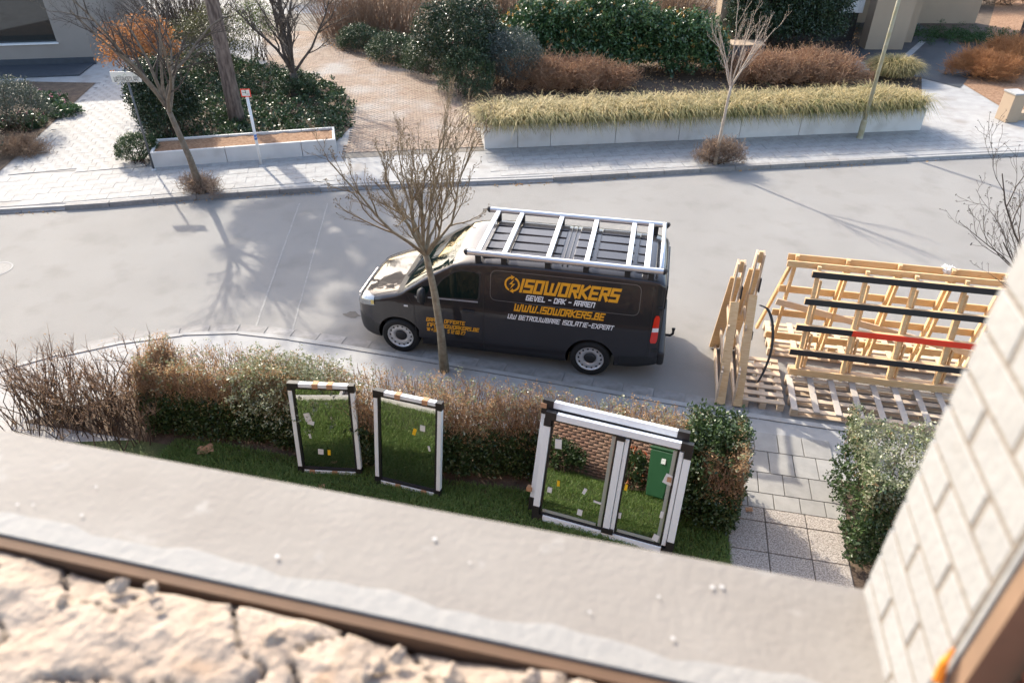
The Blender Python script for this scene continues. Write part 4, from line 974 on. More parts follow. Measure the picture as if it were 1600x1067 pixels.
# ================================================================== TREES
M_bk1 = mat('bark_olive', (0.20, 0.16, 0.105), .9, col2=(0.30, 0.26, 0.19), vscale=12, bump=.6, bscale=40)
M_bk2 = mat('bark_dark', (0.065, 0.05, 0.042), .9, col2=(0.12, 0.095, 0.08), vscale=10, bump=.7, bscale=30)
M_bk3 = mat('bark_pine', (0.085, 0.06, 0.05), .95, col2=(0.23, 0.175, 0.145), vscale=14, bump=1.0, bscale=26, stretch=(1, 1, .22))
M_bk4 = mat('bark_pale', (0.36, 0.29, 0.23), .9, col2=(0.44, 0.37, 0.3), vscale=12, bump=.4)
M_tw1 = mat('twig_olive', (0.22, 0.165, 0.10), .9, var=.3, vscale=5); M_tw2 = mat('twig_dark', (0.07, 0.055, 0.045), .9)
M_tw4 = mat('twig_pale', (0.40, 0.32, 0.26), .9)
def grow_tree(name, label, base, trunk, limbs, levels, seed, mt, mw, trunk_r=.06, limb_len=1.6, limb_r=.03, spread=.55, up=.35, kids=(5, 5), ratio=.55, wob=.12, buds=True, tn=9, minr=.0028, cat='tree', group=None, elmin=.62):
    """trunk: list of points (local); limbs: number of main limbs off the top third"""
    rr = random.Random(seed); t = thing(name, label, cat, base, group=group); tm = MB(); cm = MB(); tips = []
    k = len(trunk); trunk = [Vector(q) for q in trunk]
    tm.tube(trunk, [trunk_r * (1.25 if i == 0 else 1 - .35 * i / (k - 1)) for i in range(k)], tn)
    def branch(p, d, L, r, lev):
        n = 6 if lev < 2 else 4; pts = [p.copy()]; rad = [r]; q = p.copy(); d = d.normalized()
        for i in range(n):
            d = (d + Vector((rr.gauss(0, wob), rr.gauss(0, wob), rr.gauss(0, wob) + up * .22))).normalized()
            q = q + d * (L / n); pts.append(q.copy()); rad.append(max(minr * .7, r * (1 - .75 * (i + 1) / n)))
        (tm if lev == 0 and r > .02 else cm).tube(pts, rad, 6 if lev == 0 else (4 if lev == 1 else 3), cap=False)
        if lev >= levels: tips.append(pts[-1]); return
        nk = kids[min(lev, len(kids) - 1)]
        for c in range(nk):
            s = .22 + .76 * (c + rr.random()) / nk; f = s * n; i = min(int(f), n - 1); b = pts[i].lerp(pts[i + 1], f - i)
            dd = (pts[i + 1] - pts[i]).normalized(); ax = dd.orthogonal().normalized(); ax = Quaternion(dd, rr.random() * 6.283) @ ax
            nd = (dd + ax * (spread * rr.uniform(.7, 1.4))).normalized()
            branch(b, nd, L * ratio * rr.uniform(.7, 1.25) * (1.1 - .5 * s), max(minr, rad[i] * .6), lev + 1)
    top = trunk[-1]; prev = trunk[-2]
    for i in range(limbs):
        a = 2 * math.pi * (i + rr.uniform(-.25, .25)) / limbs; s = rr.uniform(.0, 1.0)
        p = top.lerp(prev, s * .35); el = rr.uniform(elmin, 1.28) if i else 1.45
        branch(p, Vector((math.cos(a) * math.cos(el) * spread * 1.7, math.sin(a) * math.cos(el) * spread * 1.7, math.sin(el))), limb_len * rr.uniform(.8, 1.2), limb_r * rr.uniform(.8, 1.15), 0)
    tm.build('trunk', mt, t, smooth=True); c = cm.build('crown', mw, t, smooth=True)
    if buds and tips:
        P = np.array([tuple(x) for x in tips]); leaves('buds', clumps(P, .02, 3), .02, mw, t, aspect=.5, kind='stuff')
    return t
# near street tree in front of the van
grow_tree('street_tree', 'bare young street tree in front of the van with upright twigs', (0.92, -0.47, .1), [(0, 0, 0), (-.03, .02, .8), (-.09, .03, 1.5), (-.16, .03, 2.0), (-.18, .02, 2.15)], 11, 3, 11, M_bk1, M_tw1, .068, 1.85, .027, .46, .52, (8, 6, 4), .44, .15, elmin=.78)
# left street tree
q = G(316, 303); grow_tree('street_tree', 'bare branching street tree beside the street name sign', (q.x, q.y, .1), [(0, 0, 0), (-.10, .02, .9), (-.28, .05, 1.7), (-.36, .06, 2.1)], 7, 3, 29, M_bk2 if False else mat('bark_greybrown', (0.13, 0.10, 0.07), .9, col2=(.2, .16, .12), vscale=12, bump=.6), M_tw2, .085, 2.6, .045, .62, .22, (7, 6, 4), .48, .13, elmin=1.08)
# pale slim tree by the long planter
q = G(1117, 258); grow_tree('street_tree', 'slim pale bare tree growing before the long planter', (q.x, q.y, .1), [(0, 0, 0), (.02, 0, .9), (.05, .0, 1.8), (.07, 0, 2.1)], 6, 2, 31, M_bk4, M_tw4, .045, 1.7, .02, .40, .5, (7, 6), .42, .08)
# multi-stem dark tree on the ivy bed
q = G(465, 152); grow_tree('garden_tree', 'dark multi-stemmed tree with ivy foot beside the driveway', (q.x, q.y, .1), [(0, 0, 0), (0, 0, .3), (-.02, .0, .6), (-.02, 0, .8)], 9, 3, 47, M_bk2, M_tw2, .18, 3.2, .06, .60, .28, (7, 6, 5), .5, .14)
# right-edge tree
q = G(1740, 560, .1); grow_tree('street_tree', 'bare budding tree reaching in at the right edge', (9.85, -.50, .1), [(0, 0, 0), (0, 0, 1), (-.03, .0, 1.9)], 11, 3, 59, M_bk2, M_tw2, .07, 2.3, .03, .66, .40, (6, 5, 4), .48, .12)
# far right trunk
q = G(1583, 88); ft = thing('garden_tree', 'dark tree trunk among the orange shrubs at far right', 'tree', (q.x, q.y, .1))
m = MB(); m.tube([(0, 0, -.05), (.05, 0, 1.0), (.0, 0, 2.2), (.1, .1, 5)], [.17, .14, .12, .07], 10); m.build('trunk', M_bk2, ft, smooth=True)
# big evergreen: trunk in view, crown above the frame casts the shade on the road
q = G(372, 192); pine = thing('pine_tree', 'thick brown conifer trunk rising from the ivy bed', 'tree', (q.x, q.y, .1))
m = MB(); m.tube([(0, 0, -.05), (-.01, 0, .5), (0, 0, 2), (.03, 0, 4), (.0, 0, 6), (0, 0, 9)], [.27, .235, .215, .19, .14, .03], 14)
rr = random.Random(5); cl = []
for k in range(74):
    z = 4.5 + 5.6 * rr.random() ** 1.2; a = rr.random() * 6.283; L = (3.0 - .30 * (z - 4.5)) * rr.uniform(.55, 1.12)
    e = Vector((math.cos(a) * L, math.sin(a) * L, z + .25 * L)); m.tube([(0, 0, z), (e.x * .5, e.y * .5, z + .15 * L), tuple(e)], [.05, .03, .012], 5)
    for j in range(4): s = .35 + .65 * (j + rr.random()) / 4; cl.append((e.x * s + rr.gauss(0, .2), e.y * s + rr.gauss(0, .2), z + .25 * L * s + rr.gauss(0, .12)))
m.build('trunk', M_bk3, pine, smooth=True)
leaves('crown', clumps(cl, .42, 260, .5), .15, leafmat('pine_needles', (.03, .05, .02), (.06, .085, .03), trans=.1), pine, aspect=.22)

# ================================================================== SHRUBS AND HEDGES
L_green = leafmat('leaf_hedge_green', (.022, .05, .016), (.075, .12, .04), rough=.38, trans=.2)
L_pale = leafmat('leaf_pale_gloss', (.42, .42, .30), (.16, .20, .08), rough=.32, trans=.25)
L_brown = leafmat('leaf_dry_brown', (.42, .24, .11), (.52, .36, .21), rough=.7, trans=.3)
L_dark = leafmat('leaf_dark_evergreen', (.010, .024, .011), (.05, .085, .038), rough=.32, trans=.15)
L_ivy = leafmat('leaf_ivy', (.013, .034, .013), (.075, .12, .05), rough=.42, trans=.15)
L_grey = leafmat('leaf_grey_green', (.05, .065, .05), (.11, .13, .10), rough=.5, trans=.2)
L_oran = leafmat('leaf_orange_beech', (.46, .21, .08), (.26, .12, .05), rough=.7, trans=.35)
L_maho = leafmat('leaf_mahonia', (.016, .05, .02), (.10, .175, .065), rough=.28, trans=.15)
L_bloss = leafmat('mahonia_blossom', (.50, .30, .06), (.42, .22, .08), rough=.7, trans=.3)
L_yelg = leafmat('leaf_yellow_green', (.13, .16, .03), (.08, .12, .03), rough=.4, trans=.3)
T_brown = leafmat('twig_redbrown', (.24, .15, .095), (.34, .23, .155), rough=.85, trans=0.0)
T_dark = leafmat('twig_darkbrown', (.05, .035, .028), (.12, .08, .055), rough=.9, trans=0.0)
T_tan = leafmat('twig_tan', (.33, .23, .15), (.22, .14, .09), rough=.9, trans=0.0)

def wav(x, a, b, s): return a * np.sin(x * 2.1 + s) + b * np.sin(x * 5.3 + 2 * s)
def hedge(label, x0, x1, yf0, yb0, z1, n_green, n_brown, n_pale, n_tw, palex, seed, greenmax=.62, end_green=None, front=lambda x: 0 * x, drop=0.0):
    global rng
    rng = np.random.default_rng(seed)
    t = thing('hedge', label, 'hedge', ((x0 + x1) / 2, (yf0 + yb0) / 2, .1)); off = np.array([(x0 + x1) / 2, (yf0 + yb0) / 2, .1])
    def vol(n, zlo, zhi, face=.6):
        x = rng.uniform(x0, x1, n); top = z1 + wav(x, .06, .05, seed) - drop * np.clip((x - (x1 - .9)) / .6, 0, 1); z = .1 + (zlo + (zhi - zlo) * rng.random(n)) * (top - .1)
        hz = (z - .1) / (z1 - .1); yf = yf0 + wav(x, .04, .03, seed + 1) + front(x) + .10 * hz ** 3; yb = yb0 + wav(x, .05, .04, seed + 2) - .08 * hz ** 3
        u = rng.random(n); s = rng.random(n)
        y = np.where(s < face, yf + np.abs(rng.normal(0, .10, n)), yf + (yb - yf) * u)
        e0 = s > .93; e1 = (s > .86) & ~e0; x = np.where(e0, x0 + np.abs(rng.normal(0, .07, n)), np.where(e1, x1 - np.abs(rng.normal(0, .07, n)), x)); y = np.where(e0 | e1, yf0 + (yb0 - yf0) * rng.random(n) + front(x), y)
        return np.stack([x, y, z], 1)
    cg = vol(n_green // 14, .08, greenmax, .75); pg = clumps(cg, .075, 14); 
    if end_green is not None:
        a, b = end_green; c2 = vol(n_green // 30, .1, 1.0, .45); c2[:, 0] = a + (b - a) * rng.random(len(c2)); pg = np.concatenate([pg, clumps(c2, .07, 12)])
    leaves('foliage', pg - off, .042, L_green, t, aspect=.55)
    cb = vol(n_brown // 10, greenmax * .75, 1.0, .35); leaves('dry_foliage', clumps(cb, .07, 10) - off, .024, L_brown, t, aspect=.45)
    cp = vol(n_pale // 9, greenmax * .8, 1.03, .35)
    if palex is not None:
        k = int(len(cp) * .6); cp[:k, 0] = palex[0] + (palex[1] - palex[0]) * rng.beta(2, 2, k)
    leaves('pale_foliage', clumps(cp, .06, 9) - off, .034, L_pale, t, aspect=.5)
    a = vol(n_tw, .55, .85, .3); d = rng.normal(size=a.shape) * .35; d[:, 2] = np.abs(d[:, 2]) + 1.0; L = rng.uniform(.08, .24, n_tw)
    b = a + d / np.linalg.norm(d, axis=1)[:, None] * L[:, None]; b[:, 2] = np.minimum(b[:, 2], z1 + .10)
    sticks('twigs', a - off, b - off, .005, .002, T_brown, t)
    n2 = n_tw // 8; a = vol(n2, .0, .05, .2); a[:, 1] = rng.uniform(yf0 + .25, yb0 - .2, n2); a[:, 0] = np.clip(a[:, 0], x0 + .35, x1 - .45); b = a + np.stack([rng.normal(0, .15, n2), rng.normal(0, .12, n2), rng.uniform(.5, .95, n2)], 1)
    sticks('stems', a - off, b - off, .011, .005, T_dark, t)
    return t
hedge('long mixed hedge, green below and brown on top, behind the leaning windows', -2.9, 5.45, -2.86, -2.05, 1.42, 90000, 76000, 34000, 9000, (-1.6, .2), 3, end_green=(4.75, 5.5), front=lambda x: .20 * np.clip((x - 2.0) / .9, 0, 1) - .42 * np.clip((x - 4.75) / .3, 0, 1), drop=.28)
hedge('clipped green hedge right of the garden path', 6.78, 9.6, -3.25, -1.8, 1.42, 42000, 1500, 42000, 700, None, 8, greenmax=1.0)
# thin bare shrub at the left end of the hedge
rng = np.random.default_rng(21)
t = thing('bare_shrub', 'thin leafless brown shrub at the left end of the hedge', 'shrub', (-4.1, -2.8, .1))
n = 260; a = np.stack([rng.uniform(-1.0, 1.3, n), rng.normal(0, .28, n), np.zeros(n)], 1); tipx = rng.normal(0, .35, n)
b = a + np.stack([tipx * .5, rng.normal(0, .18, n), rng.uniform(.35, .65, n)], 1); c = b + np.stack([tipx * .4, rng.normal(0, .2, n), rng.uniform(.2, .5, n)], 1)
sticks('stems', np.concatenate([a, b]), np.concatenate([b, c]), np.repeat([.010, .007], n), np.repeat([.007, .004], n), T_dark, t)
s0 = b[rng.integers(0, n, 3200)] * 1.0; s0 += (c[rng.integers(0, n, 3200)] - s0) * .0; kk = rng.integers(0, n, 3200); f = rng.random(3200)[:, None]; s0 = b[kk] * (1 - f) + c[kk] * f
d = rng.normal(size=(3200, 3)) * .5; d[:, 2] += .9; s1 = s0 + d / np.linalg.norm(d, axis=1)[:, None] * rng.uniform(.06, .22, 3200)[:, None]
sticks('twigs', s0, s1, .0035, .0015, T_brown, t); leaves('dry_foliage', s1[rng.random(3200) < .75] + rng.normal(0, .03, (int((rng.random(1)[0] * 0) + (np.ones(3200).sum() * 0)) or 1, 3)), .022, L_brown, t, aspect=.4)

def shrub(name, label, c, r, n, size, m, seed, per=26, cr=.16, stems=None, inner=.5, aspect=.55, cat='shrub', twig=None, up=.4, group=None, extra=None):
    global rng
    rng = np.random.default_rng(seed); t = thing(name, label, cat, (c[0], c[1], .1), group=group)
    cen = ell_shell((0, 0, c[2]), r[0], r[1], r[2], n // per, inner, .02); cen += .12 * np.sin(cen[:, [1, 2, 0]] * 3.1 + seed) * np.array([r[0], r[1], r[2] * .6])
    cen[:, 2] = np.maximum(cen[:, 2], .03); tn = np.repeat(rng.random(len(cen)) ** 1.3, per) * .65 + .35 * rng.random(len(cen) * per)
    leaves('foliage', clumps(cen, cr, per), size, m, t, aspect=aspect, up=up, tint=tn)
    if extra is not None:
        mm, ne, se = extra; ce = ell_shell((0, 0, c[2] + .04), r[0] * 1.02, r[1] * 1.02, r[2] * 1.03, ne // 12, .85, .05); leaves('blossom', clumps(ce, .07, 12), se, mm, t, aspect=.4, up=1.0)
    k = stems or 30; a = np.stack([rng.normal(0, r[0] * .22, k), rng.normal(0, r[1] * .22, k), np.zeros(k)], 1); b = cen[rng.integers(0, len(cen), k)]
    sticks('stems', a, b, .014, .005, twig or T_dark, t)
    return t
def twiggy(name, label, c, r, n, m, seed, h, leafm=None, nl=0, ls=.03, th=.004, cat='shrub', lean=.35, group=None):
    global rng
    rng = np.random.default_rng(seed); t = thing(name, label, cat, (c[0], c[1], .1), group=group)
    a = np.stack([rng.normal(0, r[0] * .5, n), rng.normal(0, r[1] * .5, n), np.full(n, .0)], 1); d = np.stack([rng.normal(0, lean, n) + a[:, 0] * .4, rng.normal(0, lean, n) + a[:, 1] * .4, np.ones(n)], 1)
    L = (h * rng.uniform(.45, 1.0, n))[:, None]; b = a + d * L * .6; e = b + (d + rng.normal(0, .25, d.shape)) * L * .4
    sticks('stems', np.concatenate([a, b]), np.concatenate([b, e]), np.repeat([th, th * .7], n), np.repeat([th * .7, th * .4], n), m, t)
    if leafm is not None: k = rng.integers(0, n, nl); f = rng.random(nl)[:, None]; leaves('foliage', b[k] * (1 - f) + e[k] * f + rng.normal(0, .03, (nl, 3)), ls, leafm, t, aspect=.4)
    return t
def bramble(name, label, c, r, n, m, seed, size=.22, th=.006, leafm=None, nl=0, ls=.035, cat='shrub', group=None, zc=None):
    global rng
    rng = np.random.default_rng(seed); t = thing(name, label, cat, (c[0], c[1], .1), group=group); zc = r[2] * .5 if zc is None else zc
    cen = ell_shell((0, 0, zc), r[0], r[1], r[2], n // 14, .25, .03); cen += .2 * np.sin(cen[:, [1, 2, 0]] * 4.3 + seed) * np.array([r[0], r[1], r[2] * .7]); cen[:, 2] = np.maximum(cen[:, 2], .04); a = clumps(cen, .20, 14); d = rng.normal(size=a.shape); d[:, 2] = np.abs(d[:, 2]) * .9 + .2; d[:, :2] += a[:, :2] * .5
    d /= np.linalg.norm(d, axis=1)[:, None]; L = (size * rng.uniform(.4, 1.4, len(a)))[:, None]; b = a + d * L * .6; e = b + (d + rng.normal(0, .5, d.shape)) * L * .4
    a[:, 2] = np.maximum(a[:, 2], .01); tn = np.repeat(rng.random(len(cen)), 14) * .6 + .4 * rng.random(len(a)); tn = np.concatenate([tn, tn])
    sticks('twigs', np.concatenate([a, b]), np.concatenate([b, e]), th, th * .5, m, t, tint=tn)
    if leafm is not None: k = rng.integers(0, len(e), nl); leaves('foliage', e[k] + rng.normal(0, .02, (nl, 3)), ls, leafm, t, aspect=.45)
    k = 40; a = np.stack([rng.normal(0, r[0] * .2, k), rng.normal(0, r[1] * .2, k), np.zeros(k)], 1); sticks('stems', a, cen[rng.integers(0, len(cen), k)], .012, .005, T_dark, t)
    return t
def P(u, v, z=.1): q = G(u, v, z); return q
# ---- left garden
q = P(30, 215); shrub('evergreen_shrub', 'grey-green loose shrub before the left house', (q.x - .6, q.y + .4, .75), (1.3, 1.0, .85), 16000, .045, L_grey, 101, cr=.2)
q = P(-60, 245); shrub('evergreen_shrub', 'dark grey-green shrub at the far left edge', (q.x, q.y, .6), (1.2, .9, .7), 9000, .05, L_grey, 102, cr=.2)
for i, (u, v, lab) in enumerate([(75, 160, 'low leafy perennials with pink flowers by the house step'), (45, 195, 'low leafy perennials with pink flowers in the middle of the left bed'), (100, 178, 'low leafy perennials with a pink flower beside the garden walk')]):
    q = P(u, v); shrub('perennial_plant', lab, (q.x, q.y, .1), (.75, .55, .22), 2200, .07, L_maho, 110 + i, cr=.12, cat='plant', extra=(leafmat('pink_petal', (.55, .18, .26), (.6, .32, .38)), 60, .05))
q = P(35, 240); bramble('dry_grass_clump', 'dry brown grass clump at the corner of the left bed', (q.x, q.y), (.7, .5, .22), 1600, T_tan, 115, .2, .005, cat='plant')
# ---- trough corner shrub, ivy bed, ivy column, beech
q = P(208, 258); shrub('box_shrub', 'small clipped dark green box shrub at the end of the trough', (q.x, q.y + .25, .32), (.52, .5, .42), 9000, .035, L_green, 120, cr=.09, inner=.75, extra=(L_pale, 900, .035))
rng = np.random.default_rng(130); ip = np.array(ivy_poly); n = 1700
x = rng.uniform(ip[:, 0].min(), ip[:, 0].max(), n * 3); y = rng.uniform(ip[:, 1].min(), ip[:, 1].max(), n * 3); ok = inpoly(x, y, ivy_poly); x = x[ok][:n * 2]; y = y[ok][:n * 2]
edge = np.clip((np.abs(wav(x, .5, .5, 1)) + .4), 0, 1); iv = clumps(np.stack([x, y, .12 + .24 * edge * rng.random(len(x))], 1), .16, 24, .6)
o = leaves('ivy_ground_cover', iv, .062, L_ivy, None, aspect=.8, up=.9); tag(o, 'glossy dark ivy ground cover behind the trough planter', 'ivy', kind='stuff')
q = P(262, 228); shrub('ivy_column', 'tall dark ivy-clad shrub between garden walk and trough', (q.x - .2, q.y + .6, 1.0), (.85, .9, 1.35), 30000, .055, L_dark, 131, cr=.2, inner=.6)
q = P(236, 190); shrub('beech_shrub', 'orange-brown beech shrub above the ivy column', (q.x - .9, q.y + 1.6, 1.75), (1.15, .8, .85), 5500, .075, L_oran, 132, cr=.36, inner=.25)
q = P(330, 120); shrub('evergreen_shrub', 'dark olive shrub behind the conifer trunk', (q.x + .2, q.y + .2, 1.2), (1.6, .9, 1.3), 12000, .05, leafmat('leaf_olive', (.05, .055, .02), (.12, .12, .045)), 133, cr=.22, inner=.4)
q = P(395, 100); shrub('evergreen_shrub', 'yellow-green wispy shrub left of the multi-stemmed tree', (q.x, q.y + .6, 1.4), (.8, .6, 1.2), 5000, .05, L_yelg, 134, cr=.2, inner=.3)
q = P(468, 148); shrub('ivy_mound', 'ivy mound round the foot of the multi-stemmed tree', (q.x, q.y, .35), (.75, .65, .5), 6000, .055, L_ivy, 135, cr=.12)
q = P(300, 60); twiggy('bare_shrub', 'tall bare twiggy shrub behind the beech', (q.x, q.y), (1.6, .8), 700, T_dark, 136, 3.2, th=.009, lean=.3)
# ---- beds right of the driveway
for i, (u, v, rx_, rz_, lab) in enumerate([(545, 80, 1.1, .6, 'low dark evergreen at the top bend of the driveway'), (600, 102, 1.25, .7, 'low dark evergreen second along the driveway edge'), (660, 122, 1.2, .85, 'low dark evergreen third along the driveway edge'), (712, 158, 1.0, 1.1, 'dark evergreen at the driveway edge next to the long planter')]):
    q = P(u, v); shrub('evergreen_shrub', lab, (q.x + .3, q.y + .6, rz_ * .5), (rx_, .8, rz_), 11000, .05, L_ivy, 140 + i, cr=.16, inner=.6, extra=(L_pale, 500, .04))
q = P(690, 150); shrub('rhododendron', 'large dark rhododendron with dull pink buds beside the driveway', (q.x + .3, q.y + 1.7, 1.35), (1.55, 1.5, 1.6), 34000, .075, L_dark, 150, cr=.24, aspect=.4, extra=(leafmat('dull_pink_bud', (.28, .09, .09), (.35, .16, .14)), 160, .04))
q = P(785, 150); shrub('evergreen_shrub', 'blue-grey rounded shrub behind the left end of the planter', (q.x + .0, q.y + .9, .85), (1.25, .9, 1.15), 22000, .04, leafmat('leaf_blue_grey', (.055, .075, .065), (.12, .145, .13)), 151, cr=.15)
for i, (u, v, dx, rz_, lab) in enumerate([(850, 120, 0, 1.15, 'mahonia with orange blossom, leftmost of three behind the planter'), (955, 122, 0, 1.25, 'mahonia with orange blossom, middle of three behind the planter'), (1050, 125, 0, 1.0, 'mahonia with orange blossom, rightmost of three behind the planter')]):
    q = P(u, v); shrub('mahonia', lab, (q.x + dx, q.y + 1.15, rz_ * .85), (2.0, 1.5, rz_ * 1.3), 30000, .125, L_maho, 160 + i, cr=.24, aspect=.42, inner=.45, extra=(L_bloss, 1300, .06))
for i, (u, v, lab) in enumerate([(840, 148, 'reddish-brown twiggy shrub behind the sedge near the planter left end'), (905, 150, 'reddish-brown twiggy shrub behind the sedge left of the slim tree'), (1200, 138, 'brown grassy shrub behind the sedge right of the slim tree'), (1275, 135, 'brown grassy shrub behind the sedge near the lamp post')]):
    q = P(u, v); bramble('brown_shrub', lab, (q.x, q.y + .9), (1.6, 1.0, .6), 6000, leafmat('twig_russet', (.30, .15, .08), (.46, .29, .18), rough=.85, trans=.1), 170 + i, .30, .008, L_brown, 3000, .04)
for i, (u, v, lab) in enumerate([(535, 62, 'bare brown stems standing left at the top of the driveway'), (600, 60, 'bare brown stems standing in the middle beyond the driveway'), (745, 60, 'bare tan stems behind the rhododendron'), (800, 58, 'bare tan stems between rhododendron and mahonia'), (1040, 60, 'bare pale stems above the right mahonia')]):
    q = P(u, v); twiggy('bare_shrub', lab, (q.x, q.y + .8), (1.3, .8), 420, T_tan if i > 1 else T_brown, 180 + i, 3.0, th=.012, lean=.22)
for i, (u, v, lab) in enumerate([(1190, 92, 'large dark evergreen left of the tan house'), (1245, 95, 'large dark evergreen beside the porch of the tan house')]):
    q = P(u, v); shrub('evergreen_shrub', lab, (q.x, q.y + 1.0, 1.5), (1.7, 1.4, 1.8), 28000, .085, L_dark, 190 + i, cr=.26, aspect=.45)
for i, (u, lab) in enumerate([(470, 'far dark shrub mass left beyond the driveway'), (640, 'far brown shrub mass behind the driveway'), (900, 'far dark shrub mass behind the mahonia'), (1010, 'far dark shrub mass near the tan wall')]):
    q = P(u, 10); shrub('evergreen_shrub', lab, (q.x, q.y + 1.5, 1.3), (2.2, 1.2, 1.7), 12000, .09, L_dark if i != 1 else L_brown, 195 + i, cr=.35)
# ---- sedge in the long planter
rng = np.random.default_rng(200); tx = []; ty = []
for i in range(int(PLL / .22)):
    for j in range(6): tx.append((i + .5) * .22 + rng.normal(0, .05)); ty.append(.08 + j * .195 + rng.normal(0, .03))
tx = np.clip(np.array(tx), .03, PLL - .03); ty = np.clip(np.array(ty), .06, 1.1); per = 95; K = len(tx)
a = rng.random(K * per) * 6.283; fx = np.repeat(tx, per); fy = np.repeat(ty, per); front = fy < .2; a = np.where(front & (rng.random(K * per) < .6), rng.normal(-math.pi / 2, .6, K * per), a)
a = np.where((fx < .25) & (rng.random(K * per) < .5), rng.normal(math.pi, .6, K * per), a)
rr_ = .05 * np.sqrt(rng.random(K * per)); hv = np.repeat(rng.uniform(.85, 1.15, K), per)
o = blades('sedge', np.stack([fx + rr_ * np.cos(a), fy + rr_ * np.sin(a), np.full(K * per, .58)], 1), .62 * hv, leafmat('sedge_blade', (.62, .47, .23), (.10, .12, .03), rough=.6, trans=.2), None, width=.015, lean=.62, droop=1.0, dirs=a, tint=np.clip(np.repeat(rng.random(K), per) * .4 + rng.beta(1.3, 1.8, K * per) * .8 + np.where(front, .2, -.1), 0, 1))  # front blades shifted to dark green: shade painted into the tint
o.parent = pl_long; tag(o, None, None, None, 'stuff')
q = P(1395, 128); rng = np.random.default_rng(201); n = 5000
a = rng.random(n) * 6.283; rr_ = .75 * np.sqrt(rng.random(n))
o = blades('sedge_mound', np.stack([rr_ * np.cos(a), rr_ * np.sin(a) * .7, .3 * (1 - (rr_ / .75) ** 2)], 1), .5, MATS['sedge_blade'], None, width=.012, lean=.6, droop=.85, dirs=a + rng.normal(0, .5, n)); o.location = (q.x, q.y + .4, .25); tag(o, 'rounded pale sedge mound at the right end behind the planter', 'grass')
# leaf litter over the right-hand bed
rng = np.random.default_rng(205); bp = np.array(bedR_poly); n = 26000; x = rng.uniform(bp[:, 0].min(), bp[:, 0].max(), n); y = rng.uniform(bp[:, 1].min(), bp[:, 1].max(), n); ok = inpoly(x, y, bedR_poly)
o = leaves('leaf_litter', np.stack([x, y, .115 + .05 * rng.random(n)], 1)[ok], .08, L_brown, None, aspect=.6, up=0.0); tag(o, 'brown leaf litter over the shrub bed behind the long planter', 'leaf litter', kind='stuff')
# plants at the foot of our own house, seen mirrored in the panes
shrub('border_shrub', 'green border shrub at the foot of the brick house wall', (1.55, -8.15, .3), (.55, .35, .4), 3500, .05, L_green, 206, cr=.12)
shrub('flowering_shrub', 'orange flowered shrub beside the green wheelie bin', (3.0, -8.15, .35), (.3, .28, .5), 2500, .05, L_green, 207, cr=.1, extra=(leafmat('red_flower', (.6, .10, .05), (.7, .3, .12)), 260, .05))
# ---- right garden
for i, (u, v, rz_, lab) in enumerate([(1560, 110, .7, 'orange-brown twiggy shrub under the dark trunk'), (1525, 122, .5, 'low orange-brown shrub at the corner of the dark terrace'), (1650, 85, 1.0, 'orange-brown twiggy shrub at the right edge')]):
    q = P(u, v); bramble('orange_shrub', lab, (q.x + .3, q.y + .3), (1.1, .8, rz_), 5000, leafmat('twig_orange', (.58, .27, .10), (.36, .16, .07), rough=.8, trans=.1), 210 + i, .28, .006, L_oran, 1800, .035)
q = P(1490, 60); rng = np.random.default_rng(220); pts = np.stack([rng.normal(0, 1.4, 260), rng.normal(0, .8, 260), rng.uniform(.05, .25, 260)], 1)
t = thing('ground_cover_shrub', 'low green spreading shrub beyond the dark terrace', 'shrub', (q.x, q.y, .1)); leaves('foliage', clumps(pts, .2, 40, .6), .055, leafmat('leaf_mid_green', (.03, .08, .02), (.06, .12, .03)), t)
for i, (u, lab) in enumerate([(1480, 'dark leafless hedge behind the green ground cover'), (1570, 'dark red-brown hedge at the top right corner')]):
    q = P(u, 12); bramble('bare_hedge', lab, (q.x, q.y + .8), (2.4, .8, 1.2), 8000, T_dark if i == 0 else T_brown, 230 + i, .3, .007, L_brown, 1500, .04, cat='hedge')
# ---- shrubs round street tree feet
q = P(1117, 255); bramble('dry_shrub', 'dry brown clump round the foot of the slim pale tree', (q.x, q.y), (.66, .42, .38), 2600, leafmat('twig_grey_tan', (.30, .22, .16), (.16, .10, .07), rough=.9, trans=0), 240, .15, .0055, L_brown, 700, .03)
q = P(312, 300); bramble('dry_shrub', 'dry tan clump round the foot of the left street tree', (q.x, q.y), (.55, .34, .22), 1500, MATS['twig_grey_tan'], 241, .14, .005, L_brown, 300, .03)
# fallen leaves in gutters
rng = np.random.default_rng(250); n = 900; k = rng.random(n); xx = -11 + 24 * k; yy = np.interp(xx, kx, ky) - np.abs(rng.normal(.08, .10, n)); keep = (np.sin(xx * 2.3) + np.sin(xx * .9) + rng.normal(0, .6, n)) > .5
o = leaves('fallen_leaves', np.stack([xx, yy, np.full(n, .012)], 1)[keep], .05, L_brown, None, aspect=.7, up=0.0); tag(o, 'scattered fallen brown leaves along the far kerb', 'leaves', kind='stuff')
# ---- lawn grass
rng = np.random.default_rng(260); L_gr = leafmat('grass_blade', (.09, .19, .032), (.20, .26, .07), rough=.5, trans=.35)
n = 95000; x = rng.uniform(-2.5, 5.42, n); y = rng.uniform(-4.9, -2.88, n); o1 = np.stack([x, y, np.full(n, .105)], 1)
n2 = 60000; x = rng.uniform(-7, 5.42, n2); y = rng.uniform(-8.5, -4.9, n2); ok = ~((x > -.3) & (x < 1.15) & (y < -6)); o2 = np.stack([x, y, np.full(n2, .105)], 1)[ok]
b = np.concatenate([o1, o2]); hgt = .075 + .03 * np.sin(b[:, 0] * 3) * np.sin(b[:, 1] * 4)
o = blades('lawn_grass', b, hgt, L_gr, None, width=.007, lean=.5, droop=.4); tag(o, 'short green lawn grass between hedge and house', 'grass', kind='stuff')
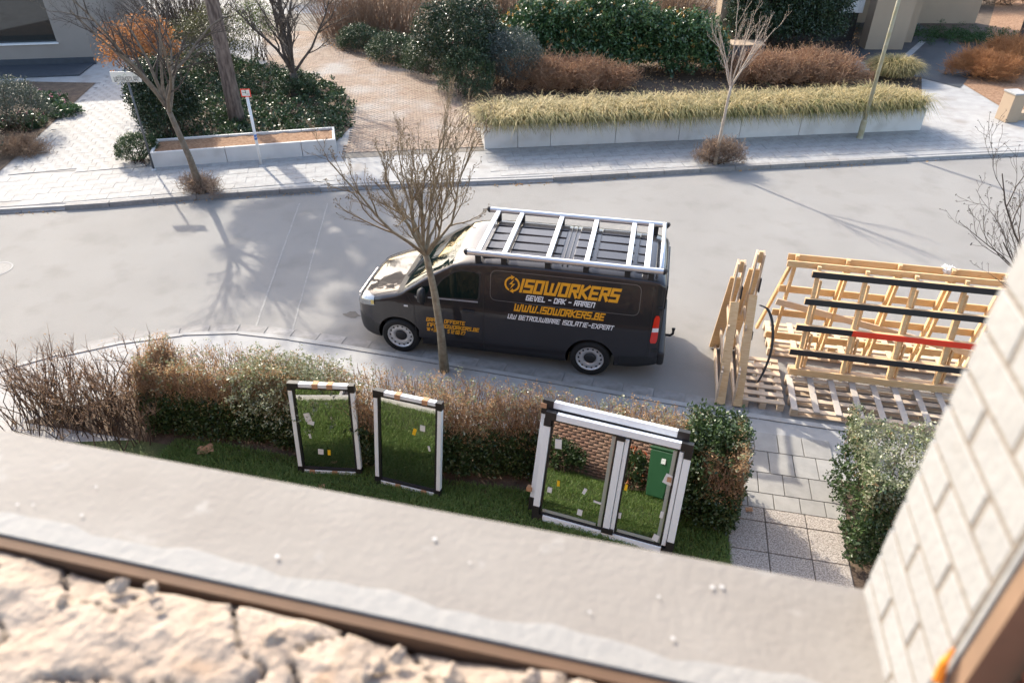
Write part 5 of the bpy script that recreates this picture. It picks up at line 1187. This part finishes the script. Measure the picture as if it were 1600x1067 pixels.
# ================================================================== OUR HOUSE (the window we look out of)
FY = -8.615; RX = 4.43; SZ = 6.22
M_wb = mat('white_painted_brick', (0.30, 0.298, 0.295), .75, rnd=.06, var=.14, vscale=9, dirt=(.25, .225, .195), dscale=6, dlo=.68, dhi=.9, bump=.2, bscale=45)
M_mort = mat('white_mortar', (0.20, 0.17, 0.14), .9, var=.25, vscale=20, bump=.4, bscale=60)
M_sill = mat('dusty_blue_stone', (0.205, 0.185, 0.165), .8, col2=(.235, .215, .193), vscale=4, bump=.15, bscale=60, dirt=(.29, .275, .255), dscale=9, dlo=.62, dhi=.72)
M_dust = mat('white_dusty_lip', (0.27, 0.262, 0.248), .8, var=.12, vscale=7, bump=.2)
M_rubble = mat('sandy_mortar_rubble', (0.31, 0.24, 0.185), .95, col2=(.37, .30, .24), vscale=9, bump=1.0, bscale=35, dirt=(.36, .25, .17), dscale=8, dlo=.62, dhi=.72)
M_batten = mat('brown_batten', (0.13, 0.07, 0.037), .8, var=.3, vscale=9)
M_redb = mat('red_brick', (0.36, 0.10, 0.05), .85, rnd=.3, var=.35, vscale=14, bump=.4, bscale=50)
M_hb = mat('house_brick', (0.25, 0.135, 0.10), .9, col2=(.31, .195, .145), vscale=2.5, var=.3, bump=.3, bscale=60)
M_foam = mat('orange_foam', (0.85, 0.26, 0.02), .6)
hs = thing('brick_house', 'brick house whose window sill and white brick reveal frame the view', 'house', (RX, FY, .1)); HO = Vector((RX, FY, .1))
def hp(nm, c, s, m, par=None, bev=0.0, rot=None):
    b = MB(); b.box(Vector(c) - HO, s, rot); return b.build(nm, m, par or hs, bevel=bev)
# facade below and beside the window: mortar core with courses of bricks in front
core = hp('wall', (-2.0, FY - .148, 3.12), (22.0, .26, 6.04), mat('facade_mortar', (.26, .19, .15), .9, var=.2))
hp('wall', (10.2, FY - .42, 8.2), (11.2, .34, 4.0), M_mort); 
bl, bh = .188, .048; vv = []; rr = random.Random(9)
for r in range(40):
    z = .14 + r * .060
    for k in range(66):
        x = -6.5 + k * .20 + (.10 if r % 2 else 0)
        if x > 6.5: continue
        vv.append((x, FY - .055 + rr.uniform(-.003, .003), z + bh / 2))
vv = np.array(vv); e = np.array([bl / 2, .05, bh / 2]); cs = np.array([[sx, sy, sz] for sx in (-1, 1) for sy in (-1, 1) for sz in (-1, 1)])
bv = (vv[:, None, :] + cs[None] * e) - np.array(HO)
o = link('brickwork', fast_mesh('brickwork', bv, 8, [(0, 1, 3, 2), (4, 6, 7, 5), (0, 4, 5, 1), (2, 3, 7, 6), (0, 2, 6, 4), (1, 5, 7, 3)], M_hb), hs); o['kind'] = 'stuff'
hp('wall_upper', (-1.0, FY - .03, 4.6), (19.0, .06, 3.1), M_hb)
def sy(x, y): return -8.613 + (y + 8.565) * .955 - .027 * (x - RX)
# stone sill: slab with raised dusty inner lip
n = 60; m = MB(); x0, x1 = 1.2, RX + .12; prof = [(-8.565, SZ - .06), (-8.565, SZ - .004), (-8.570, SZ), (-8.72, SZ + .004), (-8.848, SZ + .008), (-8.85, SZ - .06)]
vv = []
for i in range(n + 1):
    x = x0 + (x1 - x0) * i / n
    for y, z in prof: vv.append((x - HO.x, sy(x, y) - HO.y, z - HO.z))
k = len(prof); m.add(vv, [(i * k + j, (i + 1) * k + j, (i + 1) * k + j + 1, i * k + j + 1) for i in range(n) for j in range(k - 1)])
sl_ = m.build('window_sill', M_sill, hs, smooth=False)
m = MB(); vv = []
for i in range(n + 1):
    x = x0 + (x1 - x0 - .16) * i / n; wv = .008 * math.sin(i * .9) + .005 * math.sin(i * 2.3)
    vv += [(x - HO.x, sy(x, -8.802 + wv) - HO.y, SZ + .0071 - HO.z), (x - HO.x, sy(x, -8.812 + wv) - HO.y, SZ + .0078 - HO.z), (x - HO.x, sy(x, -8.852) - HO.y, SZ + .0090 - HO.z), (x - HO.x, sy(x, -8.8525) - HO.y, SZ - .02 - HO.z)]
m.add(vv, [(i * 4 + j, (i + 1) * 4 + j, (i + 1) * 4 + j + 1, i * 4 + j + 1) for i in range(n) for j in range(3)]); m.build('dust_lip', M_dust, sl_, smooth=False)
# paint drips and crumbs on the sill
rr = random.Random(4)
for k in range(12):
    x = rr.uniform(2.4, 4.3); y = rr.uniform(-8.79, -8.60); r = rr.uniform(.002, .0055); c = MB(); c.lathe([(r, 0), (r * .8, r * .05), (0, r * .08)], (x - HO.x, sy(x, y) - HO.y, SZ + .004 + (-8.57 - y) * .04 - HO.z), 'z', 8); c.build('paint_drop', mat('dry_paint_drop', (.42, .41, .395), .8), sl_, smooth=True)
# batten, dark gap and broken mortar bed behind the sill
RZ = Matrix.Rotation(-.027, 3, 'Z'); hp('batten', (2.8, sy(2.8, -8.8665), SZ - .022), (3.4, .022, .05), M_batten, rot=RZ)
hp('cavity_closer', (2.8, sy(2.8, -8.95), SZ - .12), (3.4, .30, .10), M_batten, rot=RZ)
nx, ny = 260, 56; m = MB(); vv = []
from mathutils import noise as _ns
for i in range(nx + 1):
    for j in range(ny + 1):
        x = 1.6 + 2.8 * i / nx; y = -8.876 - .006 * math.sin(x * 9) - .014 * max(0, math.sin(x * 4 + 1)) - .42 * j / ny
        p_ = Vector((x, y, 0)); h_ = .022 * _ns.noise(p_ * 5) + .008 * _ns.noise(p_ * 17) + .003 * _ns.noise(p_ * 55)
        cr_ = abs(_ns.noise(p_ * 5.5 + Vector((5, 3, 1)) + Vector((_ns.noise(p_ * 14), _ns.noise(p_ * 14 + Vector((7, 7, 7))), 0)) * .25)); h_ -= .035 * max(0, 1 - cr_ / .035)
        z = SZ - .012 + h_ + .03 * min(1, j / 12) - (.05 if j == 0 else 0)
        vv.append((x - HO.x, sy(x, y) - HO.y, z - HO.z))
m.add(vv, [(i * (ny + 1) + j, i * (ny + 1) + j + 1, (i + 1) * (ny + 1) + j + 1, (i + 1) * (ny + 1) + j) for i in range(nx) for j in range(ny)]); m.build('mortar_bed', M_rubble, hs, smooth=True)
rr = random.Random(14)
for k in range(14):
    x = rr.uniform(2.6, 4.0); y = rr.uniform(-8.99, -8.89); s = rr.uniform(.008, .024); c = MB()
    c.lathe([(0, -s * .6), (s * .8, -s * .3), (s, .1 * s), (s * .6, s * .5), (0, s * .62)], (x - HO.x, sy(x, y) - HO.y, SZ + .018 - HO.z), 'z', 7); c.v = [(a + rr.uniform(-.3, .3) * s, b + rr.uniform(-.3, .3) * s, d + rr.uniform(-.2, .2) * s) for a, b, d in c.v]; c.build('rubble_stone', M_rubble, hs)
# white brick reveal on the right: courses of bricks, each its own piece
hp('reveal_core', (RX + .1452, FY - .15, SZ + 1.2), (.29, .276, 2.6), M_mort)
rr = random.Random(77)
for r in range(32):
    z = SZ - .03 + r * .071 + .0325
    cuts = [0.0, .105, .29] if r % 2 else [0.0, .20, .29]
    for c0, c1 in zip(cuts, cuts[1:]):
        hp('brick', (RX + .0485 + rr.uniform(-.0006, .0006), FY - (c0 + c1) / 2 + .004, z), (.10 , c1 - c0 - .010, .062), M_wb, bev=.0022)
    for k in range(3): hp('brick', (RX + .105 + .11 + k * .22 - (.11 if r % 2 else 0), FY - .046, z), (.208, .1, .064), M_wb, bev=.006) if r % 2 == 0 or k else None
# inside of the opening: jamb board, red bricks, foam
hp('jamb_trim', (RX + .008, FY - .2945, SZ + 1.2), (.014, .008, 2.6), M_wb)
hp('jamb_board', (RX + .035, FY - .3155, SZ + 1.35), (.06, .03, 2.3), mat('raw_jamb_board', (.24, .15, .095), .85, var=.3, vscale=8))
for r in range(34):
    hp('inner_brick', (RX + .155, FY - .388, SZ + .02 + r * .075), (.2, .105, .064), M_redb, bev=.005); hp('inner_brick', (RX + .145, FY - .50, SZ + .02 + r * .075), (.2, .105, .064), M_redb, bev=.005)
c = MB(); c.tube([Vector((RX - .006, FY - .30, SZ + .195)) - HO, Vector((RX - .010, FY - .298, SZ + .235)) - HO, Vector((RX - .004, FY - .292, SZ + .262)) - HO], [.008, .006, .0008], 7); c.build('foam_shard', M_foam, hs)
rr = random.Random(3)
for k in range(16):
    p_ = Vector((RX + rr.uniform(-.01, .05), FY - .30 - rr.uniform(0, .12), SZ + rr.uniform(.04, .20))) - HO; s_ = rr.uniform(.012, .028)
    c = MB(); c.lathe([(0, -s_ * .6), (s_ * .9, -s_ * .2), (s_ * .7, s_ * .5), (0, s_ * .6)], p_, 'z', 6); c.v = [(q_[0] + rr.uniform(-.3, .3) * s_, q_[1] + rr.uniform(-.3, .3) * s_, q_[2]) for q_ in c.v]; c.build('brick_chip', M_redb if k % 3 else M_batten, hs)
